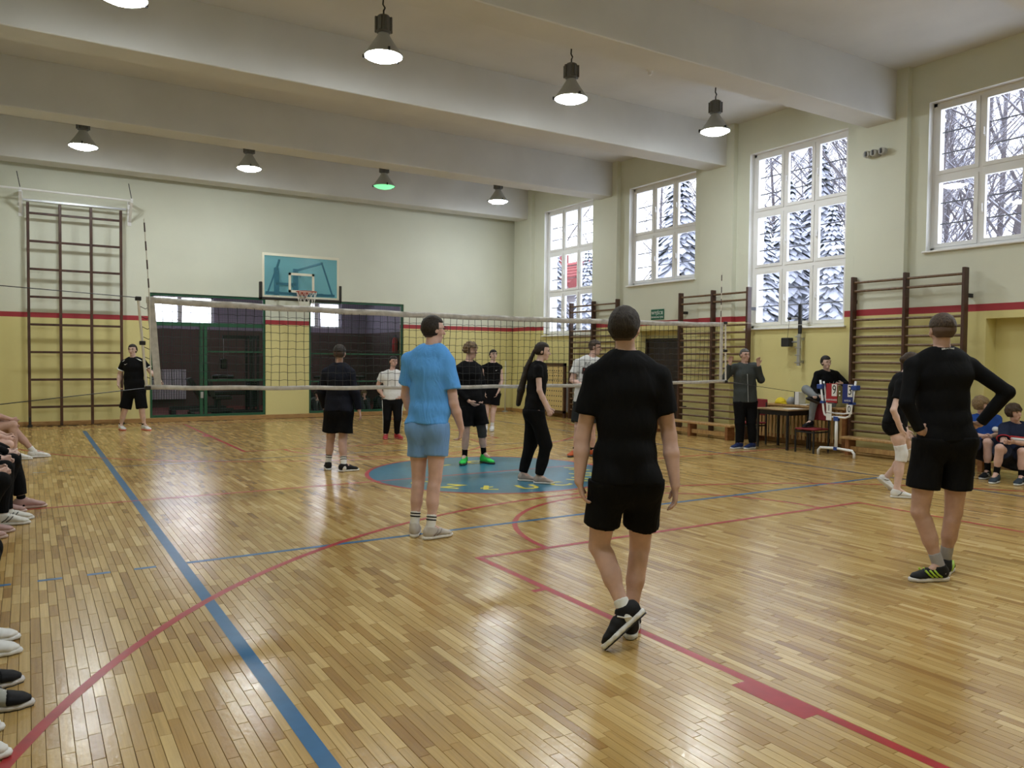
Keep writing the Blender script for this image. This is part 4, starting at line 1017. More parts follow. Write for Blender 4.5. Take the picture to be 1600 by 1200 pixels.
    def hairpiece(name, infl, front, nape, sideb, m, amp=.0, freq=60, vol=(1,1,1), drop=.0):
        hf = Field(Hc-.17*hs, Hc+.17*hs, hh)
        hf.add(ellip(Hc+hu*(.028-drop)*hs-F*.014*hs, A, ((.077+infl)*hs*vol[0], (.096+infl)*hs*vol[1], (.091+infl)*hs*vol[2])), .01)
        if nape < -.03: hf.add(econe(Hc-F*.052*hs-hu*.01*hs, Hc-F*.050*hs+hu*(nape+.012)*hs, ((.064+infl)*hs, (.045+infl)*hs), ((.046+infl)*hs, (.026+infl)*hs), hr), .03)
        if amp:
            ph = [rnd.random()*6 for _ in range(6)]
            hf.disp(lambda P: amp*(np.sin(freq*P[0]+ph[0]+2*np.sin(freq*.6*P[2]+ph[3]))*np.sin(freq*1.1*P[1]+ph[1])+.6*np.sin(freq*1.7*P[2]+ph[2]+1.5*np.sin(freq*.8*P[0]+ph[4]))))
        P = (hf.ax[0][:, None, None], hf.ax[1][None, :, None], hf.ax[2][None, None, :]); hf.f = np.maximum(hf.f, hairmask(P, front, nape, sideb)).astype(np.float32)
        return put(hf, name, m)
    stub = mat('stubble_'+cfg['haircol'], tuple(.7*a+.13*b_ for a, b_ in zip(hc, SKIN[cfg.get('skin','a')])), .8)
    if style == 'short':
        hairpiece('hair_sides', .005, .075, -.072, .010, stub)
        hairpiece('hair', .011, .062, -.060, .012, mh_, .0012, 150)
    elif style == 'fade':
        hairpiece('hair', .010, .055, .016, .02, mh_, .001, 150)
        hairpiece('hair_sides', .005, .07, -.056, .016, mat('stubble_'+cfg['haircol'], tuple(.7*a+.13*b_ for a, b_ in zip(hc, SKIN[cfg.get('skin','a')])), .8))
    elif style == 'buzz': hairpiece('hair', .005, .058, -.050, .014, mh_)
    elif style == 'curly': hairpiece('hair', .022, .045, -.045, .03, mh_, .007, 75)
    elif style == 'mop': hairpiece('hair', .022, .030, -.072, .035, mh_, .004, 60)
    elif style in ('long', 'bun'):
        hairpiece('hair', .010, .060, -.055, .022, mh_, .0015, 120)
        if style == 'long':
            tie = Hc-F*.108*hs+hu*.0; end = np.array(cfg['pony'], float)-np.array(root); L_ = end-tie
            pf = Field(np.minimum(tie, end)-.1, np.maximum(tie, end)+.1, hh); sd_ = hr
            m1 = tie+L_*.35-F*.035; m2 = tie+L_*.75-F*.02
            pf.add(econe(tie, m1, (.022,.022), (.046,.034), sd_), .01); pf.add(econe(m1, m2, (.046,.034), (.062,.045), sd_), .02); pf.add(econe(m2, end, (.062,.045), (.040,.030), sd_), .02)
            pf.disp(lambda P: .003*np.sin(160*P[0]+90*P[1])); put(pf, 'ponytail', mh_)
            MB().tube([tie+.024*(math.cos(a)*hr+math.sin(a)*hu) for a in np.linspace(0, 2*math.pi, 13)[:-1]], .011, 6, closed=True).build('hair_tie', mat('plum_hair_tie', (.10,.02,.07), .8), E_, True)
        else:
            MB().ell(Hc-F*.115*hs+hu*.01, (.045,.042,.042), 10, 8).build('hair_bun', mh_, E_, True)
    if cfg.get('glasses'):
        g = MB()
        for sg in (-1, 1):
            c0 = Hc+hr*sg*.034*hs+F*.104*hs+hu*.010*hs; g.tube([c0+.024*hs*(math.cos(a)*hr+.85*math.sin(a)*hu) for a in np.linspace(0, 2*math.pi, 15)[:-1]], .0022, 6, closed=True)
            g.tube([c0+hr*sg*.023*hs, Hc+hr*sg*.082*hs+F*.08*hs+hu*.014*hs, Hc+hr*sg*.083*hs-F*.01*hs+hu*.010*hs], .002, 6)
        g.tube([Hc-hr*.011*hs+F*.106*hs+hu*.012*hs, Hc+hr*.011*hs+F*.106*hs+hu*.012*hs], .002, 6); g.build('glasses', m_black, E_)
    # ---- top
    ph = [rnd.random()*6 for _ in range(8)]
    def folds(amp, fq=26):
        def fn(P):
            x = P[0]*rt[0]+P[1]*rt[1]+P[2]*rt[2]; z = P[2]; y = P[0]*fr[0]+P[1]*fr[1]
            return amp*(np.sin(fq*x+7*z+ph[0]+1.6*np.sin(9*z+ph[1]))*.6+.5*np.sin(fq*.7*y-13*z+ph[2])+.5*np.sin(21*z+9*x+ph[3]+1.3*np.sin(14*x+ph[4])))
        return fn
    t = cfg['top']; mt = fabric(t.get('mat', key+'_top'), t['col'], t.get('rough', .85), t.get('fold', .35)); e = t.get('loose', .014)
    hem = mh+up*t.get('hem', -.06)
    tf = Field(np.minimum(lo, hem-.2), hi, h*1.3)
    torso(tf, e, e, t.get('box', .93), k=.04); tf.add(econe(mh+T*.15, hem-up*.05, (max(.155*sc*fat, t.get('box', .93)*cw)+e, .122*sc*fat+e), (max(.160*sc*fat, t.get('box', .93)*cw)+e+.004, .126*sc*fat+e+.004), rt), .03)
    for s in 'LR':
        sg = 1 if s == 'R' else -1
        tf.add(cone(J['neck']-up*.05+rt*sg*.05, J['sh'+s], .050*sc+e*.7, .050*sc*fat+e*.6), .04)
    for s in 'LR': tf.add(ellip(J['hip'+s]-fr*.045-up*.02, (rt, fr, up), (.088*sc*fat+e, .088*sc*fat+e, .11*sc+e)), .03)
    tf.plane(hem, -up)
    for s in 'LR':
        ua = J['el'+s]-J['sh'+s]; ud = U(ua); sl_ = t.get('sleeve', .55)
        if sl_ <= 0: continue
        r1 = .052*sc*fat*(.88 if fem else 1)+e*.6; wid = t.get('cuff', .012)
        if sl_ <= 1: tf.add(cone(J['sh'+s], J['sh'+s]+ua*(sl_+.15), r1, .050*sc*fat*(.85 if fem else 1)+e+wid), .03, cut=[(J['sh'+s]+ua*sl_, ud)])
        else:
            fa = J['wr'+s]-J['el'+s]; tf.add(cone(J['sh'+s], J['el'+s], r1, .043*sc*fat+e*.8), .03)
            tf.add(cone(J['el'+s], J['el'+s]+fa*(min(sl_-1, .98)+.12), .043*sc*fat+e*.8, .030*sc+e*.6), .015, cut=[(J['el'+s]+fa*min(sl_-1, .98), U(fa))])
    tf.disp(folds(t.get('amp', .004)))
    nk = .062*sc*(.88 if fem else 1)+t.get('neckgap', .004)
    tf.add(cone(J['neck']-up*.012+fr*.012, Hc, nk, nk-.004), .006, 's')
    top_o = put(tf, t.get('name', 't_shirt'), mt)
    if t.get('collar'):
        cl = MB(); cl.tube([J['neck']+up*.004-fr*.0+(nk+.004)*(math.cos(a)*rt+math.sin(a)*fr*1.02)-up*.018*math.sin(a) for a in np.linspace(0, 2*math.pi, 25)[:-1]], t.get('collar_r', .007), 6, closed=True)
        cl.build('collar', fabric(key+'_collar', t['collar']), E_, True)
    if t.get('sleeve_trim'):
        for s in 'LR':
            ua = J['el'+s]-J['sh'+s]; c0 = J['sh'+s]+ua*(t['sleeve']-.02); R_ = .050*sc*fat+e+t.get('cuff', .012)+.002; n1 = U(np.cross(ua, up+fr*.3)); n2 = U(np.cross(ua, n1))
            MB().tube([c0+R_*(math.cos(a)*n1+math.sin(a)*n2) for a in np.linspace(0, 2*math.pi, 19)[:-1]], .009, 6, closed=True).build('sleeve_trim', fabric(key+'_trim', t['sleeve_trim']), E_, True)
    # ---- bottom
    q = cfg['bottom']; mb_ = fabric(q.get('mat', key+'_bottom'), q['col'], .85, q.get('fold', .35)); e = q.get('loose', .018)
    bf = Field(lo, hi, h*1.3); lg = Field(lo, hi, h*1.3)
    bf.add(econe(mh+T*.16, mh-up*.04, (.150*sc*fat+.008, .106*sc*fat+.008), (.160*sc*fat+e*.6, .120*sc*fat+e*.6), rt), .03, cut=[(hem+up*.025, up)])
    for s in 'LR':
        hp, kn, an = J['hip'+s], J['kn'+s], J['an'+s]; th = kn-hp; td = U(th)
        bf.add(ellip(hp-fr*.045-up*.02, (rt, fr, up), (.088*sc*fat+e*.5, .090*sc*fat+e*.5, .11*sc)), .03, cut=[(hem+up*.025, up)])
        hc_ = [(hem+up*.025, up)] if td@up < -.55 else []
        if q['kind'] == 'shorts':
            hm = q.get('hem', .75); fl_ = q.get('flare', .02)
            lg.add(cone(hp+th*.05, hp+th*(hm+.2), .092*sc*fat+e*.8, .080*sc*fat+e*.8+fl_), .006, cut=[(hp+th*hm, td)]+hc_)
        else:
            lg.add(cone(hp+th*.05, kn, .090*sc*fat+e, .060*sc*fat+e), .008, cut=hc_ or None); shn = an-kn
            lg.add(cone(kn, kn+shn*1.12, .060*sc*fat+e, .040*sc*fat+e*q.get('ankle', .8)), .02, cut=[(kn+shn*q.get('hem', .97), U(shn))])
    bf.f = smin(bf.f, lg.f, .06).astype(np.float32)
    if hc_: bf.plane(hem+up*.025, up)
    bf.disp(folds(q.get('amp', .004), 22))
    put(bf, q.get('name', 'shorts' if q['kind'] == 'shorts' else 'trousers'), mb_)
    # ---- socks, shoes, knee pads
    so = cfg.get('socks'); sh = cfg['shoes']; hsm = min(h*1.1, .010)
    for s in 'LR':
        an = J['an'+s]; kn = J['kn'+s]; ld = U(kn-an); d = U(J['to'+s]-J['he'+s])
        upf = np.array([0,0,1.]) if abs(d[2]) < .12 else U((an-J['he'+s])-((an-J['he'+s])@d)*d)
        if abs(d[2]) < .12: d = U(np.array([d[0], d[1], 0])); base = np.array([an[0], an[1], J['he'+s][2]])
        else: base = an-upf*.095*sc
        lt = np.cross(d, upf); S = sc*sh.get('size', 1.0)
        if so:
            sf = Field(np.minimum(an, an+ld*.3)-.1, np.maximum(an, an+ld*.3)+.1, hsm); sf.add(cone(an-ld*.05, an+ld*(so['h']+.05), .040*sc, .042*sc*fat+.002), .01, cut=[(an+ld*so['h'], ld)])
            o = put(sf, 'sock', fabric(key+'_sock', so['col'], .9, .15))
            if so.get('stripes'):
                for z in (.55, .78):
                    c0 = an+ld*so['h']*z; n1 = U(np.cross(ld, d)); n2 = np.cross(ld, n1)
                    MB().tube([c0+.0415*sc*(math.cos(a)*n1+math.sin(a)*n2) for a in np.linspace(0, 2*math.pi, 17)[:-1]], .006, 6, closed=True).build('sock_stripe', fabric('sock_stripe_black', BLACKC), o, True)
        def G(a_, b_, c_): return base+d*a_*S+lt*b_*S+upf*c_*S
        def shape(fd, off):
            for (a0, w0, h0), (a1, w1, h1) in zip(SHOE[:-1], SHOE[1:]):
                fd.add(econe(G(a0, 0, .022+h0*.5), G(a1, 0, .022+h1*.5), (w0*S+off, (h0*.5+.004)*S+off), (w1*S+off, (h1*.5+.004)*S+off), lt), .02*S)
            return fd
        pts = np.array([G(-.09,-.06,-.01), G(.23,.06,.15), G(-.09,.06,.15), G(.23,-.06,-.01), G(-.09,-.06,.15), G(.23,.06,-.01)])
        uf = shape(Field(pts.min(0)-.01, pts.max(0)+.01, hsm), 0); uf.add(cone(G(-.01,0,.06), an+ld*sh.get('collar', .0), .045*S, .046*S), .02, cut=[(an+ld*sh.get('collar', .0), ld)]); uf.plane(G(0,0,.018), -upf)
        uo = put(uf, 'shoe', fabric(key+'_shoe', sh['col'], .6, .1))
        lf = Field(pts.min(0)-.01, pts.max(0)+.01, hsm)
        for (a0, w0, h0), (a1, w1, h1) in zip(SHOE[:-1], SHOE[1:]): lf.add(econe(G(a0, 0, .016), G(a1, 0, .016), ((w0+.004)*S, .03*S), ((w1+.004)*S, .03*S), lt), .01*S)
        lf.plane(G(0,0,.030), upf); lf.plane(G(0,0,.001), -upf)
        put(lf, 'sole', mat(key+'_sole', sh.get('sole', (.75,.75,.74)), .6), uo)
        if sh.get('out'):
            of = Field(pts.min(0)-.01, pts.max(0)+.01, hsm)
            for (a0, w0, h0), (a1, w1, h1) in zip(SHOE[:-1], SHOE[1:]): of.add(econe(G(a0, 0, .0), G(a1, 0, .0), ((w0+.001)*S, .03*S), ((w1+.001)*S, .03*S), lt), .01*S)
            of.plane(G(0,0,.004), upf); of.plane(G(0,0,-.006), -upf); put(of, 'outsole', mat(key+'_outsole', sh['out'], .7), uo)
        if sh.get('cap'):
            for (pp, nn, nm_) in ((G(.122,0,0), -d, 'toe_cap'), (G(-.022,0,0), d, 'heel_cap')):
                cf = shape(Field(pts.min(0)-.01, pts.max(0)+.01, hsm), .003); cf.plane(pp, nn); cf.plane(G(0,0,.028), -upf); put(cf, nm_, fabric(key+'_cap', sh['cap'], .5, .05), uo)
        if sh.get('stripe'):
            for sg in (-1, 1):
                mm = mat(key+'_stripe', sh['stripe'], .5); n_ = sh.get('nstripe', 2)
                for q_ in range(n_):
                    a0 = .035+.035*q_; MB().tube([G(a0-.03, sg*.044, .036), G(a0, sg*.0455, .055), G(a0+.025, sg*.036, .086)], sh.get('sw', .0045)*S, 5).build('side_stripe', mm, uo, True)
        if sh.get('lace'):
            mm = mat(key+'_lace', sh['lace'], .7)
            for q_ in range(4): MB().tube([G(.045+.022*q_, -.024, .098-.0085*q_), G(.045+.022*q_, 0, .111-.0088*q_), G(.045+.022*q_, .024, .098-.0085*q_)], .0045*S, 5).build('lace', mm, uo, True)
    for s, col in cfg.get('kneepads', {}).items():
        kn = J['kn'+s]; a = U(J['hip'+s]-kn); c = U(J['an'+s]-kn); L_ = cfg.get('padlen', .10)
        kf = Field(kn-.22, kn+.22, hsm); kf.add(cone(kn, kn+a*(L_+.05), .069*sc*fat, .078*sc*fat), .02, cut=[(kn+a*L_, a)]); kf.add(cone(kn, kn+c*(L_+.05), .069*sc*fat, .068*sc*fat), .02, cut=[(kn+c*L_, c)])
        put(kf, 'knee_pad', fabric(key+'_kneepad', col, .9, .5))
    return E_, dict(J=J, rt=rt, fr=fr, up=up, mh=mh, T=T, Hc=Hc, F=F, hu=hu, hr=hr, sc=sc, fat=fat)
HAIRC = {'black': (.010,.008,.007), 'dark': (.020,.014,.010), 'brown': (.045,.028,.017), 'light': (.13,.085,.045), 'fair': (.19,.13,.07), 'grey': (.07,.065,.06)}
SHOE = [(-.052,.026,.075), (-.025,.036,.085), (.03,.036,.085), (.085,.041,.066), (.135,.046,.044), (.175,.042,.032), (.205,.026,.022)]
POSES = {
    'front': ((1.88, -5.98, 0.0), (0.845, 0.535, 0.0), {'head':(0.014,0.069,1.770), 'neck':(0.016,0.063,1.632), 'shL':(-0.133,0.150,1.497), 'shR':(0.175,-0.041,1.500), 'elL':(-0.183,0.191,1.153), 'elR':(0.235,-0.068,1.158), 'wrL':(-0.234,0.154,0.906), 'wrR':(0.225,-0.132,0.890), 'haL':(-0.207,0.145,0.797), 'haR':(0.231,-0.129,0.737), 'hipL':(-0.074,0.091,0.932), 'hipR':(0.093,-0.012,0.934), 'knL':(-0.087,0.153,0.522), 'knR':(0.166,0.090,0.505), 'anL':(-0.072,-0.056,0.219), 'anR':(0.079,0.059,0.132), 'heL':(-0.008,-0.134,0.152), 'toL':(-0.172,-0.073,0.007), 'heR':(0.032,0.013,0.000), 'toR':(0.216,0.204,0.000)}),
    'blue': ((1.97, -3.1, 0.0), (1.0, -0.029, 0.0), {'head':(0.115,0.030,1.841), 'neck':(0.099,0.034,1.693), 'shL':(-0.050,0.181,1.572), 'shR':(0.191,-0.088,1.547), 'elL':(-0.045,0.271,1.247), 'elR':(0.231,-0.138,1.193), 'wrL':(0.072,0.330,0.994), 'wrR':(0.314,-0.129,0.963), 'haL':(0.123,0.341,0.896), 'haR':(0.318,-0.099,0.863), 'hipL':(0.004,0.089,0.992), 'hipR':(0.127,-0.034,0.997), 'knL':(0.012,0.112,0.507), 'knR':(0.103,-0.038,0.521), 'anL':(-0.038,0.080,0.120), 'anR':(0.039,-0.086,0.109), 'heL':(-0.077,0.007,0.000), 'toL':(0.047,0.236,0.000), 'heR':(-0.013,-0.105,0.000), 'toR':(0.222,-0.074,0.000)}),
    'longsleeve': ((4.76, -6.15, 0.0), (0.544, 0.839, 0.0), {'head':(-0.050,0.024,1.829), 'neck':(-0.052,0.020,1.688), 'shL':(-0.251,0.115,1.565), 'shR':(0.147,-0.085,1.568), 'elL':(-0.366,0.082,1.297), 'elR':(0.292,-0.277,1.381), 'wrL':(-0.296,0.018,1.097), 'wrR':(0.234,-0.120,1.143), 'haL':(-0.113,0.010,1.080), 'haR':(0.278,-0.020,1.105), 'hipL':(-0.129,0.043,1.050), 'hipR':(0.054,-0.071,1.052), 'knL':(-0.179,0.075,0.492), 'knR':(0.073,-0.035,0.487), 'anL':(-0.102,-0.035,0.109), 'anR':(0.097,0.030,0.125), 'heL':(-0.012,-0.095,0.000), 'toL':(-0.325,0.052,0.000), 'heR':(0.053,0.008,0.000), 'toR':(0.282,0.101,0.000)}),
    'hoodie': ((2.65, 1.15, 0.0), (0.569, 0.822, 0.0), {'head':(0.074,0.051,1.638), 'neck':(0.065,0.050,1.477), 'shL':(-0.081,0.136,1.368), 'shR':(0.192,-0.034,1.354), 'elL':(-0.136,0.219,1.097), 'elR':(0.244,-0.099,1.096), 'wrL':(-0.044,0.329,0.854), 'wrR':(0.294,-0.117,0.846), 'haL':(-0.001,0.345,0.743), 'haR':(0.316,-0.134,0.748), 'hipL':(-0.017,0.077,0.851), 'hipR':(0.127,-0.013,0.853), 'knL':(-0.031,0.117,0.462), 'knR':(0.100,-0.012,0.459), 'anL':(-0.061,0.134,0.111), 'anR':(0.070,-0.126,0.100), 'heL':(-0.078,0.082,0.000), 'toL':(-0.009,0.344,0.000), 'heR':(0.019,-0.168,0.000), 'toR':(0.286,-0.145,0.000)}),
    'whiteT': ((5.03, 4.79, 0.0), (-0.024, -1.0, 0.0), {'head':(0.025,-0.036,1.503), 'neck':(0.010,-0.010,1.328), 'shL':(0.138,-0.117,1.256), 'shR':(-0.168,0.073,1.240), 'elL':(0.235,-0.116,0.994), 'elR':(-0.221,0.167,1.001), 'wrL':(0.131,-0.200,0.825), 'wrR':(-0.160,-0.008,0.821), 'haL':(0.051,-0.199,0.777), 'haR':(-0.106,-0.101,0.787), 'hipL':(0.081,-0.101,0.759), 'hipR':(-0.077,-0.002,0.757), 'knL':(0.053,-0.168,0.391), 'knR':(-0.115,-0.064,0.389), 'anL':(0.104,-0.023,0.100), 'anR':(-0.100,0.032,0.100), 'heL':(0.106,0.044,0.000), 'toL':(0.140,-0.190,0.000), 'heR':(-0.066,0.080,0.000), 'toR':(-0.189,-0.151,0.000)}),
    'green': ((4.73, 0.93, 0.0), (0.465, -0.885, 0.0), {'head':(-0.038,0.052,1.699), 'neck':(-0.073,0.067,1.525), 'shL':(0.098,0.075,1.429), 'shR':(-0.244,0.051,1.419), 'elL':(0.153,0.029,1.138), 'elR':(-0.279,0.062,1.132), 'wrL':(0.085,-0.055,0.920), 'wrR':(-0.147,-0.098,0.947), 'haL':(-0.004,-0.096,0.867), 'haR':(-0.083,-0.140,0.890), 'hipL':(0.057,0.032,0.897), 'hipR':(-0.148,0.019,0.902), 'knL':(0.099,-0.057,0.495), 'knR':(-0.154,-0.018,0.483), 'anL':(0.150,-0.032,0.140), 'anR':(-0.150,0.024,0.113), 'heL':(0.146,0.038,0.000), 'toL':(0.209,-0.202,0.000), 'heR':(-0.064,0.121,0.000), 'toR':(-0.219,-0.067,0.000)}),
    'sleeveless': ((7.6, 5.44, 0.0), (-0.184, -0.983, 0.0), {'head':(0.092,-0.022,1.652), 'neck':(0.079,-0.020,1.484), 'shL':(0.219,-0.087,1.387), 'shR':(-0.111,0.070,1.384), 'elL':(0.252,-0.119,1.092), 'elR':(-0.128,0.093,1.089), 'wrL':(0.127,-0.169,0.844), 'wrR':(-0.132,-0.031,0.856), 'haL':(0.080,-0.168,0.746), 'haR':(-0.131,-0.060,0.745), 'hipL':(0.132,-0.078,0.840), 'hipR':(-0.035,0.025,0.838), 'knL':(0.058,-0.074,0.392), 'knR':(-0.071,-0.017,0.406), 'anL':(0.064,-0.042,0.100), 'anR':(-0.056,0.033,0.107), 'heL':(0.114,0.043,0.000), 'toL':(-0.030,-0.175,0.000), 'heR':(-0.006,0.118,0.000), 'toR':(-0.160,-0.095,0.000)}),
    'girl': ((4.5, -0.98, 0.0), (0.805, -0.594, 0.0), {'head':(0.127,-0.059,1.684), 'neck':(0.083,-0.038,1.544), 'shL':(0.158,0.101,1.460), 'shR':(-0.013,-0.169,1.456), 'elL':(0.214,0.150,1.174), 'elR':(-0.036,-0.237,1.193), 'wrL':(0.303,0.038,0.942), 'wrR':(0.062,-0.283,0.952), 'haL':(0.324,-0.050,0.831), 'haR':(0.125,-0.280,0.829), 'hipL':(0.079,0.048,0.939), 'hipR':(-0.021,-0.103,0.943), 'knL':(0.065,0.109,0.478), 'knR':(0.116,-0.170,0.486), 'anL':(-0.029,0.140,0.100), 'anR':(0.036,-0.136,0.100), 'heL':(-0.095,0.189,0.000), 'toL':(0.061,0.034,0.000), 'heR':(-0.027,-0.100,0.000), 'toR':(0.179,-0.275,0.000)}),
    'print': ((6.75, 0.86, 0.0), (0.651, -0.759, 0.0), {'head':(0.149,-0.067,1.779), 'neck':(0.094,-0.039,1.622), 'shL':(0.239,-0.109,1.529), 'shR':(-0.114,0.062,1.515), 'elL':(0.304,-0.184,1.269), 'elR':(-0.212,0.065,1.244), 'wrL':(0.061,-0.227,1.127), 'wrR':(-0.138,-0.149,1.147), 'haL':(-0.046,-0.232,1.108), 'haR':(-0.075,-0.235,1.160), 'hipL':(0.096,-0.068,0.922), 'hipR':(-0.055,0.025,0.920), 'knL':(0.092,-0.083,0.483), 'knR':(-0.139,-0.010,0.486), 'anL':(0.122,-0.069,0.102), 'anR':(-0.131,0.064,0.102), 'heL':(0.144,0.009,0.000), 'toL':(0.118,-0.211,0.000), 'heR':(-0.066,0.116,0.000), 'toR':(-0.291,0.019,0.000)}),
    'ref': ((10.04, 0.37, 0.0), (-0.281, -0.96, 0.0), {'head':(-0.009,0.064,1.685), 'neck':(-0.005,0.078,1.512), 'shL':(0.137,-0.035,1.479), 'shR':(-0.168,0.154,1.464), 'elL':(0.233,-0.103,1.249), 'elR':(-0.317,0.239,1.278), 'wrL':(0.116,-0.138,1.515), 'wrR':(-0.313,0.129,1.533), 'haL':(0.092,-0.141,1.675), 'haR':(-0.307,0.108,1.682), 'hipL':(0.072,-0.017,0.901), 'hipR':(-0.095,0.086,0.899), 'knL':(0.062,-0.051,0.475), 'knR':(-0.115,0.058,0.473), 'anL':(0.094,-0.063,0.100), 'anR':(-0.103,0.060,0.101), 'heL':(0.172,-0.055,0.000), 'toL':(-0.138,-0.063,0.000), 'heR':(-0.025,0.068,0.000), 'toR':(-0.327,0.078,0.000)}),
    'score': ((11.21, -0.41, 0.0), (-0.341, -0.94, 0.0), {'head':(-0.089,-0.049,1.573), 'neck':(0.006,0.003,1.412), 'shL':(0.178,-0.059,1.355), 'shR':(-0.184,0.060,1.353), 'elL':(0.208,-0.249,1.188), 'elR':(-0.277,0.050,1.126), 'wrL':(-0.055,-0.344,1.205), 'wrR':(-0.412,-0.108,0.975), 'haL':(-0.192,-0.354,1.184), 'haR':(-0.388,-0.196,0.923), 'hipL':(0.077,-0.039,0.860), 'hipR':(-0.077,0.033,0.859), 'knL':(-0.441,-0.091,0.953), 'knR':(-0.505,0.049,1.094), 'anL':(-0.468,-0.042,0.530), 'anR':(-0.584,-0.238,0.951), 'heL':(-0.457,-0.076,0.430), 'toL':(-0.748,-0.062,0.430), 'heR':(-0.528,-0.276,0.863), 'toR':(-0.757,-0.200,0.953)}),
    'leftfar': ((0.88, 8.82, 0.0), (-0.44, -0.898, 0.0), {'head':(0.013,-0.002,1.685), 'neck':(0.025,0.007,1.524), 'shL':(0.205,-0.132,1.432), 'shR':(-0.138,0.081,1.414), 'elL':(0.345,-0.180,1.217), 'elR':(-0.217,0.167,1.170), 'wrL':(0.490,-0.394,1.061), 'wrR':(-0.252,0.062,0.945), 'haL':(0.551,-0.482,0.983), 'haR':(-0.233,0.001,0.880), 'hipL':(0.131,-0.108,0.866), 'hipR':(-0.041,-0.001,0.864), 'knL':(0.168,-0.184,0.425), 'knR':(-0.140,0.007,0.422), 'anL':(0.210,-0.127,0.123), 'anR':(-0.203,0.129,0.119), 'heL':(0.198,-0.016,0.000), 'toL':(0.328,-0.264,0.000), 'heR':(-0.206,0.234,0.000), 'toR':(-0.145,-0.018,0.000)}),
    'kneepad': ((7.89, -3.77, 0.0), (0.918, -0.396, 0.0), {'head':(0.027,-0.199,1.590), 'neck':(-0.052,-0.156,1.445), 'shL':(0.090,-0.048,1.342), 'shR':(-0.215,-0.236,1.336), 'elL':(0.134,-0.005,1.013), 'elR':(-0.366,-0.236,1.033), 'wrL':(0.121,-0.101,0.772), 'wrR':(-0.245,-0.261,0.808), 'haL':(0.143,-0.155,0.668), 'haR':(-0.208,-0.266,0.679), 'hipL':(-0.053,-0.061,0.860), 'hipR':(-0.223,-0.167,0.867), 'knL':(0.292,-0.054,0.494), 'knR':(-0.175,-0.234,0.524), 'anL':(0.223,0.211,0.148), 'anR':(-0.230,-0.216,0.100), 'heL':(0.160,0.275,0.177), 'toL':(0.229,0.145,0.061), 'heR':(-0.295,-0.179,0.000), 'toR':(-0.135,-0.326,0.000)}),
    'boyA': ((10.13, -3.65, 0.0), (0.334, -0.943, 0.0), {'head':(0.361,0.179,1.001), 'neck':(0.478,0.217,0.822), 'shL':(0.681,0.125,0.785), 'shR':(0.346,0.298,0.784), 'elL':(0.469,-0.011,0.577), 'elR':(0.161,0.204,0.571), 'wrL':(0.187,-0.024,0.573), 'wrR':(0.125,0.038,0.579), 'haL':(0.075,-0.014,0.550), 'haR':(0.151,-0.026,0.557), 'hipL':(0.478,0.081,0.359), 'hipR':(0.316,0.182,0.357), 'knL':(0.059,-0.065,0.503), 'knR':(-0.101,0.081,0.497), 'anL':(0.097,-0.058,0.100), 'anR':(-0.097,0.063,0.100), 'heL':(0.239,-0.031,0.000), 'toL':(-0.033,-0.051,0.000), 'heR':(0.007,0.090,0.000), 'toR':(-0.255,0.063,0.000)}),
    'boyB': ((10.02, -4.08, 0.0), (-0.322, -0.947, 0.0), {'head':(0.347,0.118,0.927), 'neck':(0.475,0.150,0.755), 'shL':(0.645,0.066,0.720), 'shR':(0.333,0.236,0.709), 'elL':(0.432,-0.070,0.489), 'elR':(0.143,0.145,0.500), 'wrL':(0.049,-0.042,0.548), 'wrR':(0.006,0.032,0.552), 'haL':(-0.122,0.017,0.534), 'haR':(-0.115,0.037,0.557), 'hipL':(0.524,0.054,0.288), 'hipR':(0.346,0.164,0.286), 'knL':(0.084,-0.115,0.427), 'knR':(-0.113,0.067,0.469), 'anL':(0.073,-0.123,0.100), 'anR':(-0.078,0.115,0.121), 'heL':(0.195,-0.107,0.000), 'toL':(-0.114,-0.152,0.000), 'heR':(0.028,0.141,0.000), 'toR':(-0.242,0.096,0.000)}),
}
B_ = dict
def blk(**k): return B_(col=BLACKC, **k)
WHITE = (.74,.74,.73)
